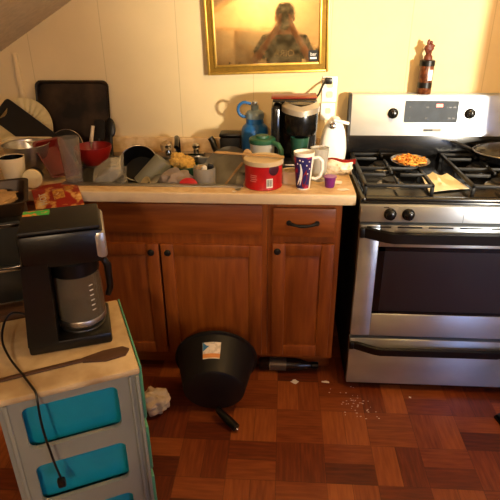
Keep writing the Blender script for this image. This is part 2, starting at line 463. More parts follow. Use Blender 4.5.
t = thing('base_cabinet', 'oak base cabinet end hidden behind the black coffee maker', 'cabinet', (0, 0, 0))
carcass(-2.04, -1.284, t); face_frame(-2.04, -1.284, ((.105, .135), (.70, .74), (.85, .886)), t)
d = obj('drawer', B().bx(-2.02, -1.30, -.62, -.60, .733, .861, .006), M['oakh'], t)
door_front('door', -1.655, -1.30, .125, .70, t, (-1.62, .66)); door_front('door', -2.02, -1.665, .125, .70, t, (-1.70, .66))

# countertop with sink cut-out
ZT = .93
SX0, SX1, SY0, SY1 = -1.235, -.468, -.575, -.05
t = thing('countertop', 'beige laminate countertop running along the wall to the stove', 'countertop', (0, 0, 0))
ix0, ix1, iy0, iy1 = SX0+.015, SX1-.015, SY0+.015, SY1-.015
b = B().bx(-2.04, ix0, -.632, -.021, .888, ZT).bx(ix1, -.014, -.632, -.021, .888, ZT).bx(ix0, ix1, -.632, iy0, .888, ZT).bx(ix0, ix1, iy1, -.021, .888, ZT)
obj('worktop', b, M['lam'], t)
obj('front_edge', B().bx(-2.04, -.014, -.648, -.6315, .886, .9305, .005), M['lam_edge'], t)
obj('backsplash', B().bx(-2.04, -.014, -.021, -.001, .888, 1.003, .004), M['lam'], t)

# sink
ZB = .80
t = thing('kitchen_sink', 'double bowl stainless steel sink set into the countertop full of dishes', 'sink', (0, 0, 0))
rim = B()
xm = (SX0+SX1)/2
def ring(b, x0, x1, y0, y1, z0, z1, w):
    b.bx(x0, x1, y0, y0+w, z0, z1, .002); b.bx(x0, x1, y1-w, y1, z0, z1, .002); b.bx(x0, x0+w, y0, y1, z0, z1, .002); b.bx(x1-w, x1, y0, y1, z0, z1, .002)
rim.bx(SX0, SX1, SY0, SY0+.035, ZT, ZT+.005, .002).bx(SX0, SX1, SY1-.09, SY1, ZT, ZT+.005, .002)
rim.bx(SX0, SX0+.035, SY0+.03, SY1-.08, ZT, ZT+.005, .002).bx(SX1-.035, SX1, SY0+.03, SY1-.08, ZT, ZT+.005, .002).bx(xm-.015, xm+.015, SY0+.03, SY1-.08, ZT-.01, ZT+.004, .002)
obj('rim', rim, M['sinkst'], t)
for x0, x1 in ((SX0+.03, xm-.014), (xm+.014, SX1-.03)):
    b = B(); y0, y1 = SY0+.03, SY1-.085
    V = []
    for z, g in ((ZT+.002, 0), (ZB+.02, .008), (ZB, .03)):
        o = rrect(x1-x0-2*g, y1-y0-2*g, .045-.0*g)
        V += [((x0+x1)/2+x, (y0+y1)/2+y, z) for x, y in o]
    n = len(V)//3
    Fc = [(k*n+i, k*n+(i+1) % n, (k+1)*n+(i+1) % n, (k+1)*n+i) for k in range(2) for i in range(n)]+[tuple(range(2*n, 3*n))]
    b._add(V, Fc); b.solid(.002)
    bs = obj('basin', b, M['sinkst'], t)
    obj('drain', B().lathe([(.045, 0), (.04, .003), (.03, .001), (0, .0)], 24, TR((x0+x1)/2, (y0+y1)/2, ZB+.003)), M['chrome'], bs)

# faucet on the sink ledge
t = thing('faucet', 'low kitchen faucet with dark spout on the sink back ledge', 'faucet', (-.79, -.095, ZT+.005))
obj('base_plate', B().prism(rrect(.20, .05, .024), 0, .014, I4, True), M['chrome'], t)
obj('spout', B().tube([(-.035, 0, .01), (-.035, 0, .06), (-.033, -.01, .085), (-.03, -.04, .095), (-.02, -.10, .085), (-.018, -.125, .07)], [.014, .013, .013, .012, .011, .011], 14), M['blkg'], t)
for x in (.055, -.085):
    kn = obj('handle', B().lathe([(0, .012), (.016, .012), (.013, .03), (.019, .04), (.02, .05), (.013, .058), (0, .06)], 20, TR(x, 0, 0)), M['chrome'], t)

# ------------------------------------------------------------------ back wall: mirror, outlet
t = thing('wall_mirror', 'gilt framed old mirror hanging on the wall, reflecting the photographer', 'mirror', (-.67, -.016, 1.305), rot=(R(-1.2), R(-1.75), 0))
MW, MH = .568, .52
fr = B(); 
for w0, w1, y0, y1 in ((0, .012, -.022, 0), (.034, .045, -.02, 0)):
    ring2 = [(w0, w0, MW-w0, MH-w0), (w1, w1, MW-w1, MH-w1)]
    fr.bx(w0, w1, y0, y1, w0, MH-w0, .003).bx(MW-w1, MW-w0, y0, y1, w0, MH-w0, .003).bx(w1, MW-w1, y0, y1, w0, w1, .003).bx(w1, MW-w1, y0, y1, MH-w1, MH-w0, .003)
f = obj('frame', fr, M['gold'], t)
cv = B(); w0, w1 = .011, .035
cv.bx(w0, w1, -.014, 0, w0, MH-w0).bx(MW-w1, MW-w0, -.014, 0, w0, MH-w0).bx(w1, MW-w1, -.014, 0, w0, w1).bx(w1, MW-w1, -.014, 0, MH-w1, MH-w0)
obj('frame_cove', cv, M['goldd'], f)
obj('mirror_glass', B().bx(.044, MW-.044, -.009, -.004, .044, MH-.044), M['mirror'], t)
sk = obj('sticker', B().prism(rrect(.046, .05, .012), 0, .001, TR(MW-.07, -.0095, .072) @ RX(90)), M['blk'], t)
sk['label'] = 'small black sticker with white lettering'
text('lettering', 'bar', .022, M['white'], sk, TR(MW-.07, -.0112, .079) @ RX(90))
obj('printed_line', B().bx(MW-.085, MW-.055, -.0115, -.0104, .058, .066), M['white'], sk)

t = thing('outlet_plate', 'tall white outlet plate on the wall above the can opener', 'outlet', (-.088, 0, 1.19))
obj('plate', B().bx(-.037, .034, -.007, -.0005, -.01, .108, .003), M['white'], t)
for z in (.072, .025):
    b = B().prism(rrect(.03, .03, .008), 0, .003, TR(0, -.0068, z) @ RX(90))
    obj('socket', b, M['offw'], t)
t = thing('plug_adapter', 'white plug-in adapter box on the wall directly below the outlet plate', 'adapter', (-.092, 0, 1.095))
obj('housing', B().bx(-.036, .034, -.016, -.0005, 0, .082, .006), M['white'], t)
obj('socket', B().prism(rrect(.026, .026, .007), 0, .002, TR(0, -.0155, .045) @ RX(90)), M['offw'], t)

# ------------------------------------------------------------------ stove
SW = .762; YS = -.69
t = thing('gas_stove', 'stainless steel gas range with black cooktop beside the oak cabinets', 'stove', (0, 0, 0))
obj('body', B().bx(.003, SW-.003, -.655, -.045, .03, .90, .003), M['blkm'], t)
for x in (.05, SW-.05):
    for y in (-.6, -.1): obj('foot', B().cyl(.02, 0, .032, 14, TR(x, y, 0)), M['blkm'], t)
b = B().bx(.0, SW, -.672, -.045, .897, .915, .006)
b.bx(.0, .022, -.672, -.045, .91, .929, .007).bx(SW-.022, SW, -.672, -.045, .91, .929, .007).bx(.02, SW-.02, -.672, -.635, .91, .929, .007).bx(.02, SW-.02, -.085, -.045, .91, .929, .007)
ct = obj('cooktop', b, M['enamel'], t)
for x in (.155, .607):
    for y in (-.45, -.20):
        bb = B().lathe([(0, .001), (.058, .001), (.05, .006), (.038, .007), (.038, .014), (0, .014)], 28, TR(x, y, .914))
        bu = obj('burner', bb, M['steel'], ct)
        obj('burner_cap', B().lathe([(0, .013), (.036, .013), (.038, .018), (.034, .023), (0, .024)], 28, TR(x, y, .914)), M['iron'], bu)
for xa, xb in ((.028, .292), (.452, .734)):
    g = B(); y0, y1 = -.585, -.105; z = .952; r = .0065
    xm_, ym_ = (xa+xb)/2, (y0+y1)/2
    loop = [(xa, y0, z), (xb, y0, z), (xb, y1, z), (xa, y1, z)]
    for p, q in zip(loop, loop[1:]+loop[:1]):
        g.box(((p[0]+q[0])/2, (p[1]+q[1])/2, z), (abs(p[0]-q[0])+.014, abs(p[1]-q[1])+.014, .014), .003)
    g.box((xm_, ym_, z), (xb-xa, .012, .014), .003)
    for yc in (-.45, -.20):
        for dx, dy in ((1, 0), (-1, 0), (0, 1), (0, -1)):
            L0, L1 = .03, (.137 if dx else .118)
            g.box((xm_+dx*(L0+L1)/2, yc+dy*(L0+L1)/2, z+.003), (.01 if dy else L1-L0, .01 if dx else L1-L0, .014), .003)
    for x in (xa, xb):
        for y in (y0, ym_, y1): g.box((x, y, .933), (.014, .014, .037), .003)
    obj('grate', g, M['iron'], t)
# backguard
obj('vent_riser', B().bx(.0, SW, -.085, -.03, .90, 1.045, .004), M['enamel'], t)
prof = [(-.03, 1.04), (-.098, 1.04), (-.096, 1.06), (-.082, 1.215), (-.074, 1.226), (-.03, 1.228)]
bg = B().prism(prof, .012, SW-.012, Matrix(((0, 0, 1, 0), (1, 0, 0, 0), (0, 1, 0, 0), (0, 0, 0, 1))))
bgd = obj('backguard', bg, M['steelb'], t)
for x0, x1 in ((0, .0125), (SW-.0125, SW)):
    ec = B().prism([(y-.001 if y < -.04 else y, z+.001) for y, z in prof], x0, x1, Matrix(((0, 0, 1, 0), (1, 0, 0, 0), (0, 1, 0, 0), (0, 0, 0, 1))))
    obj('end_cap', ec, M['blkm'], bgd)
slope = math.degrees(math.atan2(.014, .155))
def on_bg(x, z, off=.0): # point on the sloping backguard face
    return (x, -.096+(z-1.06)*.014/.155-off, z)
def face_bg(x, z): return TR(*on_bg(x, z)) @ RX(90-slope)
ds = obj('display', B().prism(rrect(.245, .098, .004), 0, .002, face_bg(.382, 1.151)), M['disp'], bgd)
for i, (dx, dz, w_, h_) in enumerate(((.035, .028, .03, .014),)):
    obj('clock_digits', B().box((dx, dz, .0025), (w_, h_, .001), 0, face_bg(.382, 1.151)), M['led'], ds)
for dx in (-.1, -.02, .085, .105):
    for dz in (-.03, .02): obj('button', B().prism(rrect(.014, .007, .003), .0018, .003, face_bg(.382, 1.151) @ TR(dx, dz, 0)), M['blk'], ds)
def stove_knob(m_, par):
    k = B().lathe([(0, 0), (.024, 0), (.024, .006), (.019, .01), (.017, .026), (.013, .029), (0, .029)], 28, m_)
    k.box((0, 0, .027), (.007, .032, .009), .002, m_)
    obj('knob', k, M['blkg'], par)
for x in (.206, .560): stove_knob(face_bg(x, 1.143), bgd)
bd = obj('badge', B().prism(rrect(.085, .014, .003), 0, .0015, face_bg(.395, 1.066)), M['greyp'], bgd)
obj('badge_mark', B().box((-.018, 0, .0017), (.04, .008, .0008), 0, face_bg(.395, 1.066)), M['blk'], bd)
# control panel
cp = obj('control_panel', B().bx(0, SW, YS, -.655, .835, .905, .004), M['steelb'], t)
for x in (.114, .184, .585, .655): stove_knob(TR(x, YS, .871) @ RX(90), cp)
obj('seam', B().bx(.395, .3965, YS-.0006, YS+.002, .838, .903), M['blk'], cp)
obj('marking', B().bx(.088, .108, YS-.0005, YS, .896, .899), M['blk'], cp)
# oven door
dz0, dz1 = .30, .822
b = B(); x0, x1 = .004, SW-.004
WXa, WXb, WZa, WZb = .085, SW-.085, .412, .728
b.bx(x0, WXa, YS, -.657, dz0, dz1, .004).bx(WXb, x1, YS, -.657, dz0, dz1, .004).bx(WXa, WXb, YS, -.657, dz0, WZa, .004).bx(WXa, WXb, YS, -.657, WZb, dz1, .004)
dr = obj('oven_door', b, M['steelb'], t)
b = B(); bw = .028
b.bx(WXa, WXb, YS+.004, YS+.009, WZa, WZa+.012).bx(WXa, WXb, YS+.004, YS+.009, WZb-.02, WZb).bx(WXa, WXa+bw, YS+.004, YS+.009, WZa, WZb).bx(WXb-bw, WXb, YS+.004, YS+.009, WZa, WZb)
wf = obj('window_border', b, M['blkg'], dr)
obj('window_glass', B().bx(WXa, WXb, YS+.009, YS+.014, WZa, WZb), M['glassd'], dr)
vt = B()
for k in range(6): vt.bx(.03+k*.12, .03+k*.12+.095, YS-.0006, YS+.003, .812, .818)
obj('vent_slot', vt, M['blk'], dr)
def bar_handle(z, par, h):
    b = B(); n = 24; V = []; Fc = []
    for i in range(n+1):
        u = i/n; x = .008+(SW-.016)*u; s_ = min(1, math.sin(PI*u)*2.2); y = YS-.004-.038*s_; zz = z-.012*s_
        V += [(x, y, zz+h/2), (x, y+.014, zz+h/2+.004), (x, y+.014, zz-h/2-.002), (x, y, zz-h/2)]
    for i in range(n):
        for k in range(4): Fc.append((4*i+k, 4*i+(k+1) % 4, 4*i+4+(k+1) % 4, 4*i+4+k))
    Fc += [(3, 2, 1, 0), (4*n, 4*n+1, 4*n+2, 4*n+3)]
    b._add(V, Fc)
    for x in (.012, SW-.012): b.bx(x-.01, x+.01, YS-.018, YS, z-h/2, z+h/2, .004)
    obj('handle', b, M['blk'], par)
bar_handle(.793, dr, .04)
dw = obj('drawer', B().bx(.004, SW-.004, YS, -.657, .04, .283, .004), M['steelb'], t)
bar_handle(.252, dw, .032)
obj('kick_plate', B().bx(.02, SW-.02, -.645, -.63, .002, .04), M['blkm'], t)

# ------------------------------------------------------------------ on the stove
t = thing('spice_grinder', 'spice grinder bottle with rooster shaped red top on the stove backguard', 'spice bottle', (.342, -.060, 1.2285))
obj('bottle', B().lathe([(0, 0), (.03, 0), (.032, .004), (.032, .12), (.029, .128), (0, .128)], 28), M['seas'], t)
lb = obj('label', arc(B(), .0326, .028, .052, 150, 390, 24), M['blk'], t)
lb2 = obj('barcode_label', arc(B(), .0329, .062, .108, -85, -45, 8), M['white'], t)
obj('collar', B().lathe([(0, .124), (.034, .124), (.034, .146), (.026, .15), (0, .15)], 28), M['blk'], t)
rb = B().lathe([(.02, .148), (.018, .165), (.012, .172), (.014, .18), (0, .182)], 20)
rb.lump((-.002, 0, .195), (.02, .015, .02), .3, 2, 3, 3).lump((.012, 0, .208), (.012, .008, .008), .2, 2, 2, 4).lump((-.006, 0, .222), (.008, .005, .014), .3, 2, 2, 5).lump((.006, 0, .222), (.007, .005, .008), .3, 2, 2, 6)
obj('grinder_top', rb, M['rooster'], t)

t = thing('food_tray', 'shallow tray of orange fried food on the middle back of the cooktop', 'tray', (.270, -.265, .9612))
obj('dish', B().lathe([(0, 0), (.085, 0), (.10, .008), (.102, .008), (.086, -.0), (0, -.002)], 40, sx=.84, sy=1.05), M['steel'], t)
random.seed(5)
fd = B()
for k in range(90):
    a = random.random()*2*PI; r = .078*math.sqrt(random.random()); an = random.random()*180
    fd.box((0, 0, 0), (random.uniform(.02, .045), .008, .008), .003, TR(r*math.cos(a)*.82, r*math.sin(a)*1.02, .005+random.random()*.006) @ RZ(an) @ RY(random.uniform(-12, 12)), 1)
fo = obj('food', fd, M['food'], t); fo['kind'] = 'stuff'

def napf(u, v):
    x = .02+.15*u; y = -.09+.17*v
    return (x, y, .012*math.sin(4*u+2*v)**2+.004*v)
b = B()
sh = [(.285, -.575), (.46, -.52), (.425, -.318), (.395, -.345), (.375, -.325), (.304, -.365)]
cx, cy = .37, -.45
V = [(cx, cy, .008)]; Fc = []
pts = []
for (p, q) in zip(sh, sh[1:]+sh[:1]):
    for k in range(4): pts.append((p[0]+(q[0]-p[0])*k/4, p[1]+(q[1]-p[1])*k/4))
n = len(pts); rings = 4
for r_ in range(1, rings+1):
    for (x, y) in pts:
        f_ = r_/rings; X, Y = cx+(x-cx)*f_, cy+(y-cy)*f_
        V.append((X, Y, .008+.004*noise.noise(Vector((X*22, Y*22, 1)))+.012*math.exp(-((X-.36)/.01)**2)))
for i in range(n):
    j = (i+1) % n; Fc.append((0, 1+i, 1+j))
    for r_ in range(rings-1): a = 1+r_*n; Fc.append((a+i, a+n+i, a+n+j, a+j))
b._add([(x-cx, y-cy, z) for x, y, z in V], Fc); b.solid(.0015)
tag(obj('paper_towel', b, M['paper'], loc=(cx, cy, .916)), 'folded cream paper towel lying between the two stove grates', 'paper towel')

t = thing('skillet', 'black skillet covered by a glass lid on the back burner', 'pan', (.70, -.215, .9625), rz=0)
obj('pan', B().lathe([(0, 0), (.11, 0), (.135, .035), (.138, .036), (.114, -.003+.006), (0, .003)], 40), M['enamel'], t)
obj('handle', B().tube([(-.125, .03, .032), (-.16, .05, .045), (-.2, .07, .058), (-.225, .08, .060)], [.006, .007, .007, .004], 10), M['iron'], t)
t = thing('pan_lid', 'round glass pan lid with a red knob resting on the black skillet', 'lid', (.70, -.215, .9995))
obj('glass', B().lathe([(.136, 0), (.12, .014), (.08, .027), (.03, .034), (.0, .035), (0, .032), (.03, .031), (.08, .024), (.12, .011), (.135, -.001)], 40), mat('dark tinted lid glass', '4a4238', .12, trans=.6, ior=1.3), t)
obj('rim', B().tube([(.136*math.cos(2*PI*k/40), .136*math.sin(2*PI*k/40), .001) for k in range(40)], .003, 8, True), M['steel'], t)
obj('knob', B().lathe([(0, .034), (.012, .034), (.011, .045), (.024, .052), (.025, .060), (.018, .066), (0, .067)], 24), mat('red brown lid knob', '8a3018', .4), t)

# ------------------------------------------------------------------ counter right: coffee things
t = thing('pod_coffee_machine', 'black pod coffee machine with silver handle ring beside the stove end', 'coffee machine', (-.255, -.265, ZT))
obj('base', B().bx(-.095, .095, -.16, .13, 0, .05, .012), M['blk'], t)
obj('drip_tray', B().bx(-.06, .08, -.162, -.05, .05, .058, .003), M['steel'], t)
obj('tower', B().bx(-.07, .095, -.035, .13, .045, .30, .02), M['blkg'], t)
hd = B().lathe([(0, .172), (.066, .172), (.074, .19), (.076, .25), (.07, .285), (.055, .304), (0, .306)], 36, TR(.02, -.075, 0), sx=1.0, sy=1.05)
obj('brew_head', hd, M['blkg'], t)
obj('spout', B().lathe([(0, .155), (.02, .155), (.03, .175), (0, .175)], 20, TR(.02, -.085, 0)), M['blk'], t)
hr = B(); pts = []
n = 20
V = []; Fc = []
for i in range(n+1):
    a = PI+PI*i/n; c_, s_ = math.cos(a), math.sin(a)
    for r_, z_ in ((.081, .27), (.081, .292), (.064, .309), (.06, .30)):
        V.append((.02+r_*c_, -.075+r_*1.05*s_, z_+.012*abs(c_)-.012))
for i in range(n):
    for k in range(4): Fc.append((4*i+k, 4*i+(k+1) % 4, 4*i+4+(k+1) % 4, 4*i+4+k))
Fc += [(0, 1, 2, 3), (4*n+3, 4*n+2, 4*n+1, 4*n)]
hr._add(V, Fc)
obj('handle_ring', hr, mat('satin silver plastic', 'b5ab98', .35, .6), t)
obj('water_tank', B().bx(-.105, -.065, -.09, .12, .045, .29, .015), mat('smoked tank plastic', '1a1816', .12, trans=.25), t)
obj('lid', B().bx(-.10, .09, -.06, .12, .30, .309, .004), M['blk'], t)
cb = B().tube([(.07, .12, .26), (.11, .17, .30), (.13, .215, .335), (.147, .245, .352)], .005, 8)
obj('cord', cb, M['blk'], t)
obj('plug', B().bx(.140, .176, .234, .2565, .335, .365, .006), M['blk'], t)
tag(obj('red_folder', B().box((0, 0, .0015), (.2, .13, .003), .001, RY(-1)), M['red'], loc=(-.262, -.225, ZT+.311)), 'flat red plastic folder lying on top of the pod coffee machine', 'folder')

t = thing('green_tumbler', 'dark green tumbler with silver bottom band under the pod machine spout', 'tumbler', (-.236, -.385, ZT+.0585))
obj('cup', B().lathe([(0, 0), (.031, 0), (.033, .03), (.033, .034), (.0400, .102), (.0405, .11), (.037, .11), (.031, .035), (0, .03)], 32), M['grnd'], t)
obj('band', B().lathe([(.0305, 0), (.0345, .003), (.0355, .032), (.033, .034)], 32), M['steel'], t)

t = thing('travel_mug', 'tall printed travel mug with white handle in front of the pod machine', 'mug', (-.222, -.565, ZT), rz=0)
prof = [(0, 0), (.026, 0), (.028, .004), (.0415, .148), (.042, .152), (.039, .152), (.026, .012), (0, .01)]
obj('cup', B().lathe(prof, 36), M['white'], t)
obj('printed_wrap', B().lathe([(.0286, .006), (.0416, .138)], 36, a0=R(175), a1=R(318)), M['mugp'], t)
# stars and light swoosh in the print
st = B(); random.seed(3)
def wrap(a, z, off=.0007):
    r_ = .0286+(z-.006)*(.013/.132)+off; return Matrix.Translation((r_*math.cos(a), r_*math.sin(a), z)) @ Matrix.Rotation(a+PI/2, 4, 'Z') @ RX(90)
star = [((.0042 if k % 2 == 0 else .0018)*math.cos(PI/2+k*PI/5), (.0042 if k % 2 == 0 else .0018)*math.sin(PI/2+k*PI/5)) for k in range(10)]
for a, z in ((300, .12), (285, .105), (305, .09), (262, .122), (245, .125), (295, .07), (230, .11)):
    st.prism(star, 0, .0006, wrap(R(a), z))
obj('star', st, M['white'], t)
sw_ = B(); 
V = []; Fc = []
for i in range(13):
    u = i/12; z = .02+.09*u; a = R(232+22*math.sin(2.4*u)); w_ = .20*(1-u)+.05
    for q in (a-w_, a+w_):
        r_ = .0286+(z-.006)*(.013/.132)+.0008; V.append((r_*math.cos(q), r_*math.sin(q), z))
for i in range(12): Fc.append((2*i, 2*i+1, 2*i+3, 2*i+2))
sw_._add(V, Fc); obj('swoosh', sw_, M['white'], t)
rd = B(); V = []; Fc = []
for i in range(13):
    u = i/12; z = .012+.075*u; a = R(268+18*u); w_ = .28*math.sin(PI*min(1, u+.05))+.02
    for q in (a-w_, a+w_):
        r_ = .0286+(z-.006)*(.013/.132)+.0006; V.append((r_*math.cos(q), r_*math.sin(q), z))
for i in range(12): Fc.append((2*i, 2*i+1, 2*i+3, 2*i+2))
rd._add(V, Fc); obj('red_emblem', rd, M['red'], t)
obj('handle', B().tube([(.038, -.008, .128), (.058, -.012, .132), (.072, -.015, .118), (.074, -.015, .085), (.066, -.013, .055), (.048, -.01, .042), (.033, -.007, .046)], [.006, .007, .007, .007, .007, .006, .006], 12), M['white'], t)

t = thing('frosted_cup', 'frosted clear plastic cup standing behind the travel mug handle', 'cup', (-.153, -.455, ZT))
obj('cup', B().lathe([(0, 0), (.03, 0), (.0385, .138), (.040, .14), (.037, .14), (.0285, .003), (0, .002)], 32), M['frost'], t)

t = thing('can_opener', 'white upright electric can opener next to the pod coffee machine', 'can opener', (-.072, -.145, ZT))
n = 28; V = []; Fc = []
hh = [(0, .058, .05), (.01, .062, .055), (.06, .064, .054), (.11, .058, .05), (.15, .048, .043), (.185, .034, .032), (.205, .018, .02), (.212, .0, .0)]
rings_ = []
b = B()
prev = None
for z, rx, ry in hh:
    if rx == 0: rings_.append([len(V)]*n); V.append((.004, 0, z)); continue
    row = []
    for i in range(n):
        a = 2*PI*i/n; c_, s_ = math.cos(a), math.sin(a); e_ = .75
        row.append(len(V)); V.append((rx*math.copysign(abs(c_)**e_, c_)+.004*z/.2, ry*math.copysign(abs(s_)**e_, s_), z))
    rings_.append(row)
for p, q in zip(rings_, rings_[1:]):
    for i in range(n):
        j = (i+1) % n; f_ = []
        for w_ in (p[i], p[j], q[j], q[i]):
            if w_ not in f_: f_.append(w_)
        Fc.append(f_)
Fc.append(rings_[0][::-1]); b._add(V, Fc)
obj('housing', b, M['white'], t)
lv = B().box((0, 0, 0), (.075, .022, .014), .005, TR(.03, -.035, .192) @ RY(14))
obj('lever', lv, M['white'], t)
obj('cutting_head', B().lathe([(0, 0), (.015, 0), (.015, .008), (.006, .012), (0, .012)], 20, align((-.008, -.034, .172), (0, -1, .2))).box((-.01, -.042, .186), (.03, .012, .01), .003), M['chrome'], t)

# snack bag
def bagf(u, v):
    x = -.062+.124*u; e = math.sin(PI*u)**.45*math.sin(PI*v)**.5
    return (x, -.02+.008*noise.noise(Vector((u*4, v*4, 2))), .076*v)
t = thing('snack_bag', 'crumpled red and cream snack bag beside the stove edge', 'bag', (-.062, -.37, ZT+.001), rz=-6)
b = B(); nu, nv = 18, 12
for s_ in (1, -1):
    b.grid(lambda u, v: (-.06+.12*u+.006*noise.noise(Vector((v*5, 0, s_))), s_*(.026*(math.sin(PI*u)**.6)*(math.sin(PI*min(1, v*1.0))**.6)+.003*noise.noise(Vector((u*7, v*7, s_*3)))*math.sin(PI*u)*math.sin(PI*v))-.02*v, .066*v+.006*math.sin(6*u)*v), nu, nv)
bmesh.ops.remove_doubles(b.bm, verts=b.bm.verts[:], dist=.0006)
obj('pouch', b, M['bagp'], t)
b = B().grid(lambda u, v: (-.064+.135*u, -.021-.005*v+.003*math.sin(9*u), .056+.006*math.sin(6*u)+.024*v*(.6+.4*u)), 18, 3)
b.solid(.002)
o = obj('torn_top', b, M['red'], t)

t = thing('coffee_pod', 'small purple coffee pod at the counter front right of the mug', 'coffee pod', (-.112, -.545, ZT))
obj('cup', B().lathe([(0, 0), (.018, 0), (.0195, .003), (.0245, .043), (0, .043)], 28), M['purp'], t)
obj('foil_lid', B().lathe([(0, .0425), (.0275, .0425), (.0275, .0455), (0, .046)], 28), mat('pink foil lid', '8a3a86', .3, .4), t)

def scrap(name, label, loc, w_, h_, seed, m_, group=None, cat='paper scrap', rz=0):
    b = B(); rn = random.Random(seed); n = 9
    V = [(0, 0, .004)]+[((w_/2)*rn.uniform(.6, 1.1)*math.cos(2*PI*k/n), (h_/2)*rn.uniform(.6, 1.1)*math.sin(2*PI*k/n), rn.uniform(0, .006)) for k in range(n)]
    b._add(V, [(0, 1+k, 1+(k+1) % n) for k in range(n)], RZ(rz)); b.solid(.001)
    zmin = min(v.co.z for v in b.bm.verts)
    for v in b.bm.verts: v.co.z -= zmin-.0005
    return tag(obj(name, b, m_, loc=loc), label, cat, group)
scrap('paper_scrap', 'crumpled white scrap on the counter behind the purple coffee pod', (-.075, -.49, ZT), .06, .05, 1, M['scrap'])
scrap('paper_scrap', 'white scrap on the counter corner in front of the snack bag, near the front edge', (-.06, -.585, ZT), .05, .03, 2, M['scrap'])

t = thing('tape_roll', 'pale roll lying on the counter between coffee can and travel mug', 'roll', (-.271, -.482, ZT))
obj('roll', B().lathe([(.030, 0), (.042, 0), (.043, .003), (.043, .047), (.042, .05), (.030, .05), (.030, 0)], 36), M['offw'], t)
obj('core', B().lathe([(.0265, .0), (.0302, 0), (.0302, .0495), (.0265, .0495), (.0265, 0)], 32), M['scrub'], t)

t = thing('coffee_can', 'red coffee canister with translucent lid at the counter front edge', 'coffee can', (-.385, -.535, ZT))
obj('can', B().lathe([(0, 0), (.076, 0), (.079, .004), (.077, .009), (.077, .10), (.079, .105), (.078, .11), (0, .11)], 44), M['canred'], t)
obj('lid', B().lathe([(.0795, .098), (.0815, .099), (.0815, .116), (.078, .118), (.074, .1145), (0, .1145)], 44), mat('translucent cream lid', 'd9c49a', .4, trans=.2), t)
pl = obj('barcode_label', arc(B(), .0776, .012, .05, -79, -59, 6), M['white'], t)
bb = B()
x_ = -77.5
for w_ in (1.2, .7, 1.8, .7, 1.1, 1.6, .8, 1.3):
    arc(bb, .0779, .018, .046, x_, x_+w_, 2); x_ += w_+1.05
obj('barcode', bb, M['blk'], pl)
vb = B()
for z_, a_ in ((.06, -120), (.052, -121), (.044, -119), (.036, -122)): arc(vb, .0776, z_, z_+.003, a_-10, a_+12, 5)
obj('printed_text', vb, mat('pale print', 'd98a80', .5), t)
bl = B().lump((0, 0, 0), (.0235, .0235, .003), .1, 1, 3, 1, align((.0775*math.cos(R(-55)), .0775*math.sin(R(-55)), .085), (math.cos(R(-55)), math.sin(R(-55)), 0)))
obj('printed_berry', bl, mat('dark berry print', '3d0f22', .4), t)

b = B().tube([(-.155, .012, 0), (-.10, .008, 0), (.06, -.006, 0), (.10, -.01, .0)], [.007, .005, .005, .006], 10)
b.lump((-.17, .013, 0), (.028, .016, .005), .05, 1, 3)
tag(obj('wooden_spoon', b, M['woodu'], loc=(-.40, -.525, ZT+.1236), rot=(0, 0, -8)), 'wooden spoon lying across the red coffee can lid', 'spoon')

t = thing('pitcher', 'frosted pitcher with green lid and green handle behind the coffee can', 'pitcher', (-.396, -.402, ZT), rz=-25)
obj('jug', B().lathe([(0, 0), (.045, 0), (.048, .004), (.053, .15), (.05, .15), (.045, .006), (0, .004)], 36), M['frost'], t)
obj('lid', B().lathe([(0, .146), (.055, .146), (.057, .15), (.057, .163), (.052, .168), (.03, .17), (.028, .178), (0, .178)], 36), M['grn'], t)
hb = B().tube([(.05, -.01, .155), (.085, -.02, .15), (.1, -.022, .13), (.1, -.022, .06), (.09, -.02, .04)], [.011, .011, .011, .011, .010], 12)
obj('handle', hb, M['grn'], t)

t = thing('water_bottle', 'blue water bottle with grey lid and carrying loop behind the pitcher', 'water bottle', (-.44, -.17, ZT))
obj('bottle', B().lathe([(0, 0), (.06, 0), (.063, .005), (.063, .15), (.058, .165), (.042, .18), (.04, .205), (0, .205)], 36), M['blue'], t)
obj('lid', B().lathe([(0, .203), (.043, .203), (.043, .225), (.036, .235), (.024, .24), (.018, .24), (.018, .262), (0, .263)], 28), M['bluegrey'], t)
obj('loop', B().tube([(-.03, 0, .22)]+[(-.045-.032*math.sin(PI*k/10), -.005, .243+.033*math.cos(PI*k/10)*-1) for k in range(11)]+[(-.018, 0, .268)], .007, 10), M['blue'], t)
obj('spout_cap', B().cyl(.013, .262, .28, 18, I4, .003), M['steel'], t)

t = thing('black_canister', 'black lidded canister at the backsplash beside the blue bottle', 'canister', (-.56, -.105, ZT+.0005))
obj('tin', B().bx(-.052, .052, -.04, .04, 0.005, .105, .012), M['blkm'], t)
obj('lid', B().bx(-.054, .054, -.042, .042, .103, .123, .008), M['blk'], t)

scrap('foil_scrap', 'crumpled foil scrap on the counter beside the red coffee can', (-.487, -.598, ZT), .03, .03, 5, M['steel'])
scrap('paper_scrap', 'tiny white scrap on the counter front edge between sink and coffee can', (-.50, -.625, ZT), .02, .016, 6, M['scrap'])

# ------------------------------------------------------------------ in the sink
def tilted(name, label, cat, origin, axis, roll=0):
    o = thing(name, label, cat, origin); q = Vector(axis).to_track_quat('Z', 'Y')
    o.rotation_mode = 'QUATERNION'; o.rotation_quaternion = q @ Euler((0, 0, R(roll))).to_quaternion(); return o
t = tilted('saucepan', 'black saucepan with silver rim tipped on its side in the sink', 'pan', (-.975, -.245, .885), (.12, -.78, .60))
obj('pot', B().lathe([(0, 0), (.078, 0), (.084, .008), (.086, .13), (.083, .13), (.079, .01), (0, .006)], 40), M['blkm'], t)
obj('rim', B().tube([(.0855*math.cos(2*PI*k/40), .0855*math.sin(2*PI*k/40), .131) for k in range(40)], .0025, 8, True), M['chrome'], t)
obj('handle', B().tube([(-.084, 0, .11), (-.12, .0, .115), (-.155, 0, .11)], [.008, .009, .008], 10), M['blk'], t)

